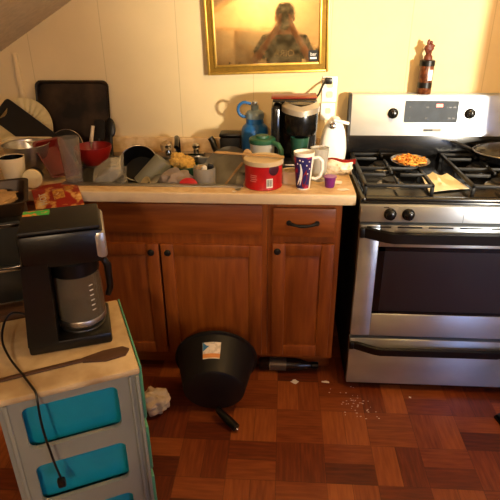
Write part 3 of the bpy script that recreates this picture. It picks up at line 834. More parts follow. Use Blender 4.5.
t = tilted('smoky_cup', 'smoky grey plastic cup tipped against the black saucepan in the sink', 'cup', (-.838, -.365, .985), (-.62, -.22, -.72))
obj('cup', B().lathe([(0, 0), (.042, 0), (.044, .004), (.052, .145), (.049, .145), (.041, .005), (0, .003)], 36), M['greyf'], t)

t = thing('clear_clamshell', 'clear plastic food clamshell propped in the sink corner', 'container', (-1.03, -.47, ZB+.002), rz=12)
b = B().prism(rrect(.16, .12, .02), 0, .003, TR(0, 0, .07) @ RX(28) @ RY(-22)); 
sh = B()
V = []
for z, g in ((0, .02), (.075, 0), (.077, -.012)):
    V += [(x, y, z) for x, y in rrect(.15-2*g, .12-2*g, .02)]
n = len(V)//3
sh._add(V, [(k*n+i, k*n+(i+1) % n, (k+1)*n+(i+1) % n, (k+1)*n+i) for k in range(2) for i in range(n)]+[tuple(range(n))[::-1]], TR(0.0, 0, .055) @ RX(14) @ RY(-24)); sh.solid(.0015)
obj('tray', sh, M['film'], t)
lidb = B()
V = []
for z, g in ((0, -.012), (.002, 0), (.04, .02)):
    V += [(x, y, z) for x, y in rrect(.15-2*g, .12-2*g, .02)]
lidb._add(V, [(k*n+i, k*n+(i+1) % n, (k+1)*n+(i+1) % n, (k+1)*n+i) for k in range(2) for i in range(n)]+[tuple(range(2*n, 3*n))], TR(-.03, .02, .145) @ RX(24) @ RY(-38)); lidb.solid(.0015)
obj('lid', lidb, M['film'], t)

t = tilted('cream_saucer', 'small cream saucer standing on edge at the front of the sink', 'saucer', (-.885, -.505, .90), (-.75, -.45, .45))
obj('saucer', B().lathe([(0, 0), (.035, 0), (.058, .012), (.062, .014), (.058, .015), (.034, .003), (0, .003)], 36, sx=1, sy=.75), M['cream'], t)

b = B().lump((0, 0, 0), (.078, .055, .062), .35, 2.6, 4, 2)
tag(obj('plastic_bag', b, mat('clear crumpled film', 'b8a898', .3, trans=.45, ior=1.2, bump=.6, bs=30), loc=(-.762, -.475, ZB+.11)), 'crumpled clear plastic bag in the sink beside the red lid', 'plastic bag')

t = tilted('jar_cover', 'round red jar lid leaning at the sink front edge', 'lid', (-.70, -.535, .922), (0, -.82, .57))
obj('lid', B().lathe([(0, 0), (.036, 0), (.038, .003), (.038, .012), (.035, .014), (0, .014)], 32, sx=1.05, sy=.85), mat('coral red plastic', 'b5252c', .4), t)

t = thing('grey_cup', 'grey plastic cup holding odds and ends at the sink front', 'cup', (-.640, -.475, ZB+.003))
obj('cup', B().lathe([(0, 0), (.043, 0), (.045, .004), (.048, .182), (.046, .185), (.043, .182), (.041, .006), (0, .004)], 36), M['greyp'], t)
tag(obj('food_scrap', B().lump((0, 0, 0), (.02, .016, .014), .4, 2, 3, 8), M['scrub'], loc=(-.658, -.475, ZB+.181)), 'beige lump in the mouth of the grey cup', 'food scrap')
tag(obj('cork', B().box((0, 0, 0), (.024, .02, .035), .004, RY(15)), M['blk'], loc=(-.615, -.475, ZB+.185)), 'dark stopper in the mouth of the grey cup', 'stopper').name = 'bottle_stopper'
tag(obj('egg_cup', B().lump((0, 0, 0), (.013, .012, .016), .2, 2, 3, 1), M['scrap'], loc=(-.638, -.49, ZB+.184)), 'white crumpled wrapper in the mouth of the grey cup', 'wrapper').name = 'wrapper'
t = thing('green_bowl', 'dark green bowl under the yellow sponge in the sink', 'bowl', (-.752, -.335, ZB+.003))
obj('bowl', B().lathe([(0, 0), (.045, 0), (.05, .01), (.066, .15), (.064, .153), (.047, .012), (0, .006)], 36), M['grnd'], t)
b = B()
for k, (x, y, z, r_) in enumerate(((-.028, -.01, .0, .03), (.004, -.015, -.004, .03), (.032, -.012, -.012, .026), (-.03, .012, .018, .026), (-.01, 0, .02, .024), (.02, .01, .004, .027))):
    b.lump((x, y, z), (r_, r_, r_*.8), .35, 3, 3, k)
tag(obj('yellow_sponge', b, M['sponge'], loc=(-.757, -.335, ZB+.17)), 'crumpled yellow sponge sitting on the green bowl', 'sponge')
b = B().lump((0, 0, 0), (.032, .022, .03), .2, 2.5, 3, 3)
tag(obj('beige_scrubber', b, M['scrub'], loc=(-.883, -.09, ZT+.033+.012)), 'round beige scrubber on the sink ledge beside the faucet spout', 'scrubber')

t = tilted('grey_pan', 'grey frying pan tipped against the sink side with a black handle', 'pan', (-.552, -.335, .93), (-.28, -.62, .73))
obj('pan', B().lathe([(0, 0), (.09, 0), (.105, .035), (.107, .036), (.106, .038), (.089, .004), (0, .004)], 40), mat('worn grey coating', '7f7c70', .4, .3, var=.2, vs=14), t)
qi = t.rotation_quaternion.inverted()
hp = [qi @ (Vector(p)-Vector((-.552, -.335, .93))) for p in ((-.585, -.262, .965), (-.612, -.205, .965), (-.632, -.165, .99), (-.645, -.15, 1.02), (-.655, -.15, 1.037))]
obj('handle', B().tube(hp, [.008, .013, .015, .015, .014], 12), M['blk'], t)

b = B().tube([(0, 0, 0), (.06, .015, .075), (.085, .02, .105)], [.004, .005, .006], 8)
b.lump((.105, .025, .13), (.022, .006, .032), .05, 1, 3, 0)
tag(obj('spatula', b, M['woodu'], loc=(-.56, -.50, .905)), 'slim wooden spatula standing in the grey pan', 'spatula')

# ------------------------------------------------------------------ counter left
t = thing('baking_sheet', 'large dark baking sheet leaning on the wall behind the dishes', 'baking sheet', (-1.345, -.075, ZT+.001), rot=(R(-11.5), 0, 0))
b = B(); W_, H_ = .365, .352
V = []
for z, g in ((0, .012), (.0, .002), (-.016, -.004), (-.018, -.012)):
    V += [(x, z, y+H_/2) for x, y in rrect(W_-2*g-.02, H_-2*g-.02, .03)]
n = len(V)//4
b._add(V, [(k*n+i, k*n+(i+1) % n, (k+1)*n+(i+1) % n, (k+1)*n+i) for k in range(3) for i in range(n)]+[tuple(range(n))]); b.solid(.0016)
obj('tray', b, M['rust'], t)

t = thing('ribbed_plate', 'cream ribbed round plate standing behind the black cutting board', 'plate', (-1.572, -.14, ZT+.002), rot=(R(-16), 0, 0))
b = B(); V = [(0, 0, .14)]; n = 96; Fc = []; rad = [.02, .05, .09, .125, .14]
for ri, r_ in enumerate(rad):
    for i in range(n):
        a = 2*PI*i/n; y = -.004-.012*(r_/.14)**2+(.0022 if i % 4 < 2 else -.0022)*(1 if ri in (1, 2, 3) else 0)
        V.append((r_*math.cos(a), y, .14+r_*math.sin(a)))
for i in range(n): Fc.append((0, 1+i, 1+(i+1) % n))
for k in range(len(rad)-1):
    for i in range(n): Fc.append((1+k*n+i, 1+k*n+(i+1) % n, 1+(k+1)*n+(i+1) % n, 1+(k+1)*n+i))
b._add(V, Fc); b.solid(.003)
obj('dish', b, M['cream'], t)

t = thing('cutting_board', 'black cutting board with a hand hole leaning over the cream plate', 'cutting board', (-1.63, -.125, 1.215), rot=(R(-27), 0, 0))
W_, H_ = .37, .125
m_ = RY(35) @ Matrix(((1, 0, 0, 0), (0, 0, -1, 0), (0, 1, 0, 0), (0, 0, 0, 1)))
hole = [(.03+.014*math.cos(2*PI*k/24), -.085+.035*math.sin(2*PI*k/24)) for k in range(24)]
out_ = [(x+W_/2, y-H_/2) for x, y in rrect(W_, H_, .02)]
hc = (.035, -.07)
hole = []
for x, y in out_:
    a = math.atan2((y-hc[1])/.08, (x-hc[0])/.1); hole.append((hc[0]+.013*math.cos(a), hc[1]+.034*math.sin(a)))
b = B().prism(out_, -.004, .004, m_, False, hole)
obj('board', b, M['blkm'], t)

t = thing('white_tub', 'off-white rectangular tub behind the steel mixing bowl', 'tub', (-1.48, -.30, ZT+.001), rz=2)
b = B(); V = []
for z, g in ((.0, .012), (.122, 0), (.125, -.008), (.128, -.006)):
    V += [(x, y, z) for x, y in rrect(.20-2*g, .075-2*g, .025)]
n = len(V)//4
b._add(V, [(k*n+i, k*n+(i+1) % n, (k+1)*n+(i+1) % n, (k+1)*n+i) for k in range(3) for i in range(n)]+[tuple(range(n))[::-1]]); b.solid(.002)
obj('tub', b, M['offw'], t)

t = thing('mixing_bowl', 'stainless steel mixing bowl in front of the off-white tub', 'bowl', (-1.43, -.42, ZT+.001))
obj('bowl', B().lathe([(0, 0), (.04, 0), (.065, .035), (.086, .08), (.096, .134), (.101, .136), (.099, .138), (.094, .135), (.083, .077), (.06, .035), (0, .004)], 44), M['steel'], t)
t = thing('white_cup', 'white cup with black inside standing in front of the steel bowl', 'cup', (-1.425, -.572, ZT+.001))
obj('cup', B().lathe([(0, 0), (.037, 0), (.040, .004), (.0505, .118), (.050, .12), (.0475, .119), (.0465, .117)], 36), M['offw'], t)
obj('lining', B().lathe([(.0475, .1195), (.038, .006), (0, .005)], 36), M['blkg'], t)

t = tilted('dark_pan_lid', 'dark pan lid with thin silver rim behind the red tray', 'lid', (-1.345, -.20, ZT+.075), (.15, -.85, .5))
obj('lid', B().lathe([(.078, 0), (.06, .01), (.02, .016), (0, .017), (0, .013), (.06, .006), (.076, -.002)], 40), M['blkm'], t)
obj('rim', B().tube([(.078*math.cos(2*PI*k/40), .078*math.sin(2*PI*k/40), 0) for k in range(40)], .0025, 8, True), M['chrome'], t)

t = tilted('red_tray', 'red rectangular plastic tray tipped up between the cup and tumbler', 'tray', (-1.315, -.42, ZT+.062), (.62, -.42, .66))
b = B(); V = []
for z, g in ((0, .018), (.03, 0), (.032, -.008)):
    V += [(x, y, z) for x, y in rrect(.13-2*g, .17-2*g, .02)]
n = len(V)//3
b._add(V, [(k*n+i, k*n+(i+1) % n, (k+1)*n+(i+1) % n, (k+1)*n+i) for k in range(2) for i in range(n)]+[tuple(range(n))[::-1]]); b.solid(.002)
obj('tray', b, M['redd'], t)

t = thing('clear_plate', 'clear glass plate underneath the red bowl', 'plate', (-1.175, -.28, ZT+.0065))
obj('plate', B().lathe([(0, 0), (.07, 0), (.105, .016), (.107, .018), (.104, .018), (.07, .003), (0, .003)], 44), M['clear'], t)
t = thing('red_bowl', 'red plastic bowl on the clear plate behind the tall tumbler', 'bowl', (-1.185, -.28, ZT+.011))
obj('bowl', B().lathe([(0, 0), (.045, 0), (.065, .025), (.084, .07), (.084, .085), (.081, .085), (.078, .07), (.06, .028), (0, .004)], 40), M['red'], t)

t = thing('clear_tumbler', 'tall clear plastic tumbler standing in front of the red bowl', 'tumbler', (-1.21, -.50, ZT+.0))
obj('cup', B().lathe([(0, 0), (.033, 0), (.035, .004), (.043, .192), (.041, .192), (.032, .012), (0, .01)], 36), M['clear'], t)
t.location = (-1.19, -.53, ZT+.0005)

t = thing('white_jar', 'dark blue jar lying on its side with a white lid facing out', 'jar', (-1.333, -.608, ZT+.0405), rot=(R(82), 0, R(18)))
obj('jar_body', B().lathe([(0, -.07), (.033, -.07), (.036, -.066), (.036, -.004), (.032, 0), (0, 0)], 32), mat('dark blue jar', '16202c', .3), t)
obj('lid', B().lathe([(0, -.002), (.038, -.002), (.039, 0), (.039, .014), (.036, .017), (0, .0175)], 36), M['cream'], t)

# utensils leaning on the sheet
t = thing('black_spatula', 'black slotted spatula leaning on the baking sheet beside the white handled knife', 'spatula', (-1.205, -.175, ZT+.002), rot=(R(-19), R(3), 0))
obj('handle', B().tube([(0, 0, .0), (0, 0, .10)], [.008, .007], 10), M['blk'], t)
b = B().prism([(x, y+.14) for x, y in rrect(.055, .10, .018)], -.002, .002, Matrix(((1, 0, 0, 0), (0, 0, -1, 0), (0, 1, 0, 0), (0, 0, 0, 1))))
obj('blade', b, M['blk'], t)
t = thing('black_ladle', 'black serving spoon leaning on the corner of the baking sheet', 'spoon', (-1.142, -.16, ZT+.002), rot=(R(-17), R(-2), 0))
obj('handle', B().tube([(0, 0, 0), (0, 0, .11)], [.01, .008], 10), M['blk'], t)
obj('bowl', B().lump((0, 0, .145), (.026, .008, .048), .03, 1, 3), M['blk'], t)
t = thing('paring_knife', 'white handled knife standing behind the red bowl', 'knife', (-1.225, -.215, ZT+.02), rot=(R(-15), R(6), 0))
obj('handle', B().tube([(0, -.012, .075), (.004, -.012, .15)], [.009, .008], 10), M['offw'], t)
obj('blade', B().box((-.002, -.012, .038), (.016, .0016, .08), .0005), M['steel'], t)

b = B().box((0, 0, .004), (.085, .022, .008), .003).box((.055, 0, .004), (.04, .035, .008), .003)
tag(obj('wooden_paddle', b, M['woodu'], loc=(-1.265, -.465, ZT+.0005), rot=(0, 0, 14)), 'small pale wooden paddle lying behind the red flyer', 'paddle')

# flyer: lies on the counter and bends over its front edge
t = thing('food_flyer', 'red food flyer hanging over the counter front edge behind the coffee maker', 'flyer', (-1.187, -.526, ZT+.001))
def fl(u, v, off=0):
    a = R(27); ux, uy = math.cos(a), math.sin(a); p = -.18*(1-u); q = .25*v
    x = p*ux+q*uy; y = p*uy-q*ux; z = .0015+.002*math.sin(3*u)
    e = .122+y+0      # distance past the counter edge when negative
    if e < 0: y = -.122+e*math.cos(R(20)); z += -(-e)*math.sin(R(20))*min(1, -e/.03)
    return (x, y, z+off)
b = B().grid(lambda u, v: fl(u, v), 12, 24); b.solid(.0008)
obj('sheet', b, M['flyer'], t)
def on_fl(pts2, off=.0022):
    return [fl(u, v, off) for u, v in pts2]
b = B()
for u0, u1, v0, v1 in ((.42, .66, .32, .62), (.68, .88, .22, .44)):
    b.grid(lambda a, c: fl(u0+(u1-u0)*a, v0+(v1-v0)*c, .0018), 6, 8)
obj('printed_photo', b, mixmat('printed food photo', 'c08a3a', '8a4a1a', 60, .4, .6, .5, c3='e5d2a0'), t)
o = text('lettering', 'HOT', .036, M['letter'], t, I4, .0003)
for v in o.data.vertices: v.co = Vector(fl(.20-v.co.y/.18, .52-v.co.x/.25, .0025+v.co.z))

# ------------------------------------------------------------------ cart with coffee maker
CZ = .72; ca = 25.2
ax = Vector((math.cos(R(ca)), math.sin(R(ca)), 0)); ay = Vector((-math.sin(R(ca)), math.cos(R(ca)), 0))
corner = Vector((-.691, -1.481, 0)); L, D = .36, .385
org = corner-ax*L
t = thing('drawer_cart', 'grey plastic drawer cart with teal bins under the black coffee maker', 'cart', (org.x, org.y, 0), rz=ca)
tp = B().bx(-.004, L+.004, -.006, D+.004, CZ-.022, CZ, .008).bx(.012, L-.012, .01, D-.012, CZ-.026, CZ-.02)
obj('top', tp, M['carttop'], t)
# side panel facing the viewer with three rounded openings
def panel(y0, y1):
    b = B(); zs_ = [.0, .045, .215, .262, .432, .477, .648, CZ-.022]
    def slab(x0, x1, z0, z1): b.bx(x0, x1, y0, y1, z0, z1)
    xa, xb = .052, L-.062
    slab(0, xa, 0, CZ-.022); slab(xb, L, 0, CZ-.022)
    zz = [(0, .12), (.265, .325), (.47, .53), (.675, CZ-.022)]
    for a_, c_ in zz: slab(xa, xb, a_, c_)
    for (a_, c_) in ((.12, .265), (.325, .47), (.53, .675)):     # rounded corners
        for sx_, sz_, px_, pz_ in ((1, 1, xa, a_), (-1, 1, xb, a_), (1, -1, xa, c_), (-1, -1, xb, c_)):
            r_ = .02; o = [(px_, pz_)]+[(px_+sx_*(r_-r_*math.sin(R(q))), pz_+sz_*(r_-r_*math.cos(R(q)))) for q in range(0, 91, 15)]
            if sx_*sz_ < 0: o = o[::-1]
            b.prism(o, y0, y1, Matrix(((1, 0, 0, 0), (0, 0, 1, 0), (0, 1, 0, 0), (0, 0, 0, 1))))
    return b
obj('side_panel', panel(0, .014), M['cart'], t)
obj('side_panel', panel(D-.014, D), M['cart'], t)
rb = B()
rb.bx(.012, .024, -.006, 0, .0, CZ-.022, .003).bx(L-.03, L-.022, -.007, 0, 0, CZ-.024, .003).bx(L-.012, L-.002, -.01, 0, 0, CZ-.024, .003)
obj('rib', rb, M['cart'], t)
bk = B().bx(0, .012, .014, D-.014, 0, CZ-.022)
obj('back_panel', bk, M['cart'], t)
for z0 in (.105, .31, .515):
    b = B(); V = []
    for z, g in ((z0, .012), (z0+.165, 0)):
        V += [(.018+(L-.022)/2+x, D/2+y, z) for x, y in rrect(L-.022-2*g, D-.05-2*g, .025)]
    n = len(V)//2
    b._add(V, [(i, (i+1) % n, n+(i+1) % n, n+i) for i in range(n)]+[tuple(range(n))[::-1]]); b.solid(.003)
    dwr = obj('bin', b, M['teal'], t)
    obj('bin_front', B().bx(L-.004, L+.012, .02, D-.02, z0-.002, z0+.172, .006), M['tealg'], dwr)
obj('top_edge', B().bx(L+.004, L+.009, .0, D, CZ-.03, CZ+.002, .002), M['tealg'], t)

# coffee maker
kx, ky = -.932, -1.328; ka = 20.7
t = thing('drip_coffee_maker', 'black drip coffee maker with glass carafe on the grey drawer cart', 'coffee maker', (kx, ky, CZ+.0005), rz=ka)
hl, hw, H_ = .114, .092, .372
obj('base', B().bx(-hl, hl, -hw, hw, 0, .036, .008), M['blk'], t)
obj('water_column', B().prism([(-hl, .03), (-.032, .03), (-.022, .28), (-hl+.026, .28)], -hw, hw, Matrix(((1, 0, 0, 0), (0, 0, -1, 0), (0, 1, 0, 0), (0, 0, 0, 1)))), M['blk'], t)
hd = obj('brew_head', B().bx(-hl+.026, hl+.016, -hw, hw, .262, H_-.01, .016), M['blk'], t)
obj('lid', B().bx(-hl+.032, hl+.01, -hw+.005, hw-.005, H_-.012, H_, .006), M['blkm'], t)
obj('silver_trim', B().bx(hl-.012, hl+.02, -hw-.002, hw+.002, .275, .352, .01), mat('brushed silver trim', 'b9b6b0', .3, .7), t)
obj('warming_plate', B().cyl(.066, .036, .04, 32, TR(.036, 0, 0)), M['steel'], t)
cf = obj('carafe', B().lathe([(0, .042), (.058, .042), (.067, .05), (.069, .09), (.068, .17), (.062, .222), (.060, .222), (.066, .17), (.0675, .09), (.065, .052), (0, .045)], 40, TR(.038, 0, 0)), mat('cloudy carafe glass', 'b3a68e', .14, trans=.85, ior=1.3), t)
obj('band', B().lathe([(.067, .052), (.0688, .053), (.0694, .068), (.068, .07)], 40, TR(.038, 0, 0)), M['steel'], cf)
obj('collar', B().lathe([(.061, .208), (.067, .211), (.067, .25), (.062, .256), (0, .257)], 40, TR(.038, 0, 0)), M['blk'], cf)
obj('coffee_residue', B().lathe([(0, .0455), (.062, .0525), (.0635, .075), (0, .075)], 36, TR(.038, 0, 0)), mat('weak coffee', '6b4a2c', .1, trans=.6, ior=1.33), cf)
obj('handle', B().tube([(.095, -.005, .24), (.118, -.008, .238), (.128, -.008, .215), (.128, -.008, .14), (.118, -.006, .115)], [.010, .011, .011, .010, .008], 12), M['blk'], cf)
mk = B()
for k in range(6): arc(mk, .0695, .10+k*.016, .103+k*.016, -62, -52, 3, TR(.038, 0, 0))
obj('level_marks', mk, M['letter'], cf)
sk = obj('sticker', B().box((-.042, .05, H_+.0004), (.07, .038, .001), 0, RZ(0)), M['sticker'], t); sk['label'] = 'green and orange sticker'
# cord: from the back foot of the coffee maker, a loop, then over the cart edge
def world_to(t_, p):
    d = Vector(p)-t_.location; a = -t_.rotation_euler.z
    return (d.x*math.cos(a)-d.y*math.sin(a), d.x*math.sin(a)+d.y*math.cos(a), d.z)
CORD = [(-1.045, -1.36, .80), (-1.075, -1.375, .815), (-1.09, -1.40, .80), (-1.085, -1.44, .765), (-1.05, -1.48, .735), (-.985, -1.54, .7265), (-.94, -1.585, .7265), (-.925, -1.600, .724), (-.918, -1.612, .705), (-.915, -1.622, .66), (-.912, -1.625, .60), (-.905, -1.622, .50), (-.898, -1.62, .44)]
CORD = [Vector(p) for p in CORD]
def smooth(P, k=4):
    out = []
    for i in range(len(P)-1):
        p0 = P[max(0, i-1)]; p1 = P[i]; p2 = P[i+1]; p3 = P[min(len(P)-1, i+2)]
        for j in range(k):
            u = j/k; out.append(.5*((2*p1)+(p2-p0)*u+(2*p0-5*p1+4*p2-p3)*u*u+(3*p1-p0-3*p2+p3)*u**3))
    return out+[P[-1]]
obj('cord', B().tube([world_to(t, p) for p in smooth(CORD)], .0032, 8), M['blk'], t)
e = CORD[-1]
obj('plug', B().box(world_to(t, e-Vector((0, .001, .014))), (.022, .016, .03), .005), M['blk'], t)

# dark wooden spatula on the cart top
t = thing('wooden_turner', 'dark brown wooden turner lying in front of the coffee maker base', 'turner', (-.825, -1.452, CZ+.0005), rz=27)
obj('handle', B().box((-.145, -.0, .004), (.25, .014, .007), .003), M['woodd'], t)
obj('blade', B().prism([(-.03, -.008), (.03, -.028), (.085, -.024), (.10, .0), (.085, .018), (.03, .02), (-.03, .008)], 0, .006), M['woodd'], t)

# toaster oven on a small table
t = thing('side_table', 'small dark side table beside the grey cart under the toaster oven', 'table', (-1.36, -1.07, 0), rz=25)
obj('tabletop', B().bx(-.22, .20, -.20, .20, .675, .70, .004), M['woodd'], t)
for x in (-.195, .175):
    for y in (-.175, .175): obj('leg', B().bx(x-.018, x+.018, y-.018, y+.018, 0, .676, .003), M['woodd'], t)
t = thing('toaster_oven', 'black and chrome toaster oven left of the drip coffee maker', 'toaster oven', (-1.36, -1.075, .7005), rz=25)
obj('body', B().bx(-.205, .195, -.155, .165, .015, .305, .012), M['blkm'], t)
for x in (-.18, .17):
    for y in (-.13, .14): obj('foot', B().cyl(.014, 0, .017, 14, TR(x, y, 0)), M['blk'], t)
d = obj('door', B().bx(-.198, .188, -.167, -.154, .03, .16, .004), M['glassd'], t)
obj('handle', B().bx(-.19, .18, -.192, -.178, .148, .166, .005).bx(-.18, -.165, -.18, -.165, .15, .164).bx(.155, .17, -.18, -.165, .15, .164), M['chrome'], d)
for z in (.02, .285): obj('chrome_strip', B().bx(-.203, .193, -.159, -.153, z, z+.012, .002), M['chrome'], t)
t = thing('roasting_pan', 'dark roasting pan with a baked crust on top of the toaster oven', 'pan', (-1.325, -1.06, 1.0065), rz=25)
b = B(); V = []
for z, g in ((0, .012), (.045, 0), (.047, -.01), (.05, -.01)):
    V += [(x, y, z) for x, y in rrect(.34-2*g, .26-2*g, .03)]
n = len(V)//4
b._add(V, [(k*n+i, k*n+(i+1) % n, (k+1)*n+(i+1) % n, (k+1)*n+i) for k in range(3) for i in range(n)]+[tuple(range(n))[::-1]]); b.solid(.0025)
obj('pan', b, M['rust'], t)
tag(obj('baked_crust', B().lump((0, 0, 0), (.14, .095, .016), .25, 3, 4, 6), M['crust'], loc=(-1.325, -1.06, 1.034), rot=(0, 0, 25)), 'flat beige baked crust left inside the dark roasting pan', 'food')

# ------------------------------------------------------------------ on the floor
RP = (-.585, -.645, .178)
t = tilted('stock_pot', 'big black stock pot lying on its side against the sink cabinet', 'pot', (-.578, -.895, .131), (-.05, 1, .235))
pr = [(0, 0), (.118, 0), (.13, .008), (.172, .17), (.184, .173), (.184, .181), (.168, .179), (.126, .012), (0, .006)]
obj('pot', B().lathe(pr, 56), M['blkm'], t)
def conept(a, s_, off=.0008): # point on the cone side
    r_ = .13+(s_-.008)*(.042/.162)+off; return (r_*math.cos(a), r_*math.sin(a), s_)
ang = 90
def patch(a0, a1, s0, s1, off):
    return B().grid(lambda u, v: conept(R(a0+(a1-a0)*u), s0+(s1-s0)*v, off), 8, 4)
# find the angle of 'up' in the pot's own frame
qi = t.rotation_quaternion.inverted(); upv = qi @ Vector((.0, -.35, 1)); UA = math.degrees(math.atan2(upv.y, upv.x))
lb = obj('label', patch(UA-16, UA+12, .062, .135, .0008), M['label'], t)
obj('label_stripe', patch(UA-16, UA+12, .066, .084, .0012), M['labelo'], lb)
for s_ in (1,):
    obj('label_corner', B()._add([conept(R(UA-15.5), .134, .0014), conept(R(UA+3), .134, .0014), conept(R(UA-15.5), .095, .0014), conept(R(UA-8), .112, .0014)], [(0, 1, 3), (0, 3, 2)]), M['labelb'], lb)
hb = [qi @ (Vector(p)-t.location) for p in ((-.565, -.905, .05), (-.54, -.93, .042), (-.505, -.955, .028), (-.478, -.98, .020))]
hd = obj('handle', B().tube(hb, [.013, .016, .018, .018], 12), M['blk'], t)
tip = qi @ (Vector((-.474, -.986, .019))-t.location)
obj('metal_ring', B().lump(tip, (.008, .008, .008), 0, 1, 3), M['chrome'], hd)

t = thing('plastic_bottle', 'dark brown bottle lying in the toe space under the narrow cabinet', 'bottle', (-.40, -.565, .033), rot=(0, R(90), 0))
obj('bottle', B().lathe([(0, 0), (.028, 0), (.032, .006), (.032, .17), (.028, .20), (.016, .235), (.014, .25), (0, .25)], 28), M['bottle'], t)
obj('cap', B().cyl(.017, .25, .285, 20, I4, .003), M['blk'], t)
obj('label', arc(B(), .0326, .05, .13, 90, 300, 20), mat('silver bottle label', '6a5a4a', .3, .5), t)

b = B().lump((0, 0, 0), (.062, .055, .055), .45, 2.4, 4, 11)
zmin = min(v.co.z for v in b.bm.verts)
tag(obj('crumpled_cloth', b, M['cloth'], loc=(-.835, -.885, -zmin+.001)), 'crumpled off-white cloth on the floor behind the grey cart', 'cloth')
scrap('paper_scrap', 'white scrap on the floor in front of the narrow cabinet door', (-.228, -.655, 0), .045, .03, 12, M['scrap'])
scrap('paper_scrap', 'thin white scrap on the floor by the left stove foot', (-.085, -.648, 0), .045, .018, 13, M['scrap'])
scrap('paper_scrap', 'tiny white scrap on the floor in front of the stove drawer', (.289, -.736, 0), .016, .014, 14, M['scrap'])
rn = random.Random(4); b = B()
for k in range(45):
    x, y = rn.gauss(0, .05), rn.gauss(0, .055); b.box((x, y, .001), (rn.uniform(.002, .008), rn.uniform(.001, .003), .0015), 0, TR(0, 0, 0) @ Matrix.Rotation(0, 4, 'Z'))
tag(obj('crumbs', b, M['scrap'], loc=(.03, -.79, .0003)), 'spilled white crumbs on the floor at the stove corner', 'crumbs', kind='stuff')
t = thing('dark_shoe_toe', 'small dark shoe tip on the floor at the picture edge before the stove', 'shoe', (.70, -.85, .001), rz=12)
t.name = 'dark_slipper'; t['label'] = 'dark slipper on the floor in front of the stove drawer'; t['category'] = 'slipper'
b = B().grid(lambda u, v: ((-.075+.19*v), (u-.5)*.085*(math.sin(PI*min(1, .12+.8*v))**.5), .012), 8, 14); b.solid(.012)
obj('sole', b, M['blk'], t)
b = B().grid(lambda u, v: (-.07+.11*v, .036*math.cos(PI*u)*(math.sin(PI*(.15+.42*v))**.5), .012+(.014+.034*v)*math.sin(PI*u)), 14, 8); b.solid(.003)
obj('upper', b, M['blkm'], t)

# ------------------------------------------------------------------ refrigerator right of the stove (just out of frame, shades the wall)
t = thing('refrigerator', 'white refrigerator standing past the stove', 'refrigerator', (1.25, -.40, 0))
obj('cabinet', B().bx(-.35, .40, -.32, .36, .02, 1.70, .008), M['white'], t)
obj('feet', B().bx(-.32, .37, -.29, .33, 0, .022), M['blk'], t)
for z0, z1 in ((.08, 1.14), (1.15, 1.695)):
    d = obj('door', B().bx(-.35, .40, -.385, -.322, z0, z1, .012), M['white'], t)
    obj('handle', B().bx(-.32, -.295, -.425, -.405, z0+.08, z0+.48, .006).bx(-.318, -.297, -.41, -.38, z0+.09, z0+.12).bx(-.318, -.297, -.41, -.38, z0+.44, z0+.47), M['white'], d)

# ------------------------------------------------------------------ the photographer (seen in the mirror)
PX, PY = -.315, -2.98
t = thing('person', 'person in a black lettered T-shirt holding up a phone, seen in the mirror', 'person', (PX, PY, 0))
def skin_mesh(name, verts, edges, radii, m_, parent, root=0, sub=2):
    me = bpy.data.meshes.new(name); me.from_pydata(verts, edges, []); o = bpy.data.objects.new(name, me); C.objects.link(o)
    s_ = o.modifiers.new('s', 'SKIN'); s_.use_smooth_shade = True
    sd = o.modifiers.new('d', 'SUBSURF'); sd.levels = sub; sd.render_levels = sub
    for i, r_ in enumerate(radii):
        d_ = me.skin_vertices[0].data[i]; d_.radius = r_ if isinstance(r_, tuple) else (r_, r_); d_.use_root = (i == root)
    dg = bpy.context.evaluated_depsgraph_get()
    ne = bpy.data.meshes.new_from_object(o.evaluated_get(dg)); bpy.data.objects.remove(o); bpy.data.meshes.remove(me)
    ne.name = name; q = bpy.data.objects.new(name, ne); C.objects.link(q); ne.materials.clear(); ne.materials.append(m_)
    for p in ne.polygons: p.use_smooth = True
    q.parent = parent; return q
V = []; E_ = []; RD = []
def jv(p, r_, par=None):
    V.append(p); RD.append(r_)
    if par is not None: E_.append((par, len(V)-1))
    return len(V)-1
pel = jv((0, 0, .93), (.15, .11)); wa = jv((0, 0, 1.10), (.135, .10), pel); chs = jv((0, -.005, 1.28), (.155, .11), wa); nb = jv((0, -.01, 1.42), (.09, .08), chs)
nk = jv((0, .005, 1.48), .055, nb); hd0 = jv((0, .02, 1.545), (.068, .078), nk); hd1 = jv((0, .018, 1.62), (.078, .092), hd0); hd2 = jv((0, .01, 1.685), (.066, .076), hd1)
for s_ in (-1, 1):
    sh_ = jv((s_*.165, -.005, 1.39), .06, nb)
    ex = -.30 if s_ < 0 else .27
    el = jv((ex, .10, 1.20), .042, sh_)
    wr = jv((s_*.078, .285, 1.50), .03, el)
    hn = jv((s_*.058, .318, 1.545), (.022, .03), wr)
    for k in range(4):
        f0 = jv((s_*.052, .338, 1.562+.017*k), .0085, hn)
        f1 = jv((s_*.046, .352, 1.567+.019*k), .008, f0)
        f2 = jv((s_*.030, .3535-.0, 1.57+.02*k), .007, f1)
    th = jv((s_*.05, .315, 1.58), .010, hn); th2 = jv((s_*.032, .322, 1.60), .0085, th); th3 = jv((s_*.018, .326, 1.612), .007, th2)
    hp_ = jv((s_*.09, 0, .86), .09, pel); kn_ = jv((s_*.105, .02, .49), .058, hp_); an = jv((s_*.11, -.02, .10), .038, kn_)
    jv((s_*.115, .05, .045), (.04, .035), an); jv((s_*.12, .13, .03), (.035, .025), len(V)-1)
bd = skin_mesh('body', V, E_, RD, M['skin'], t)
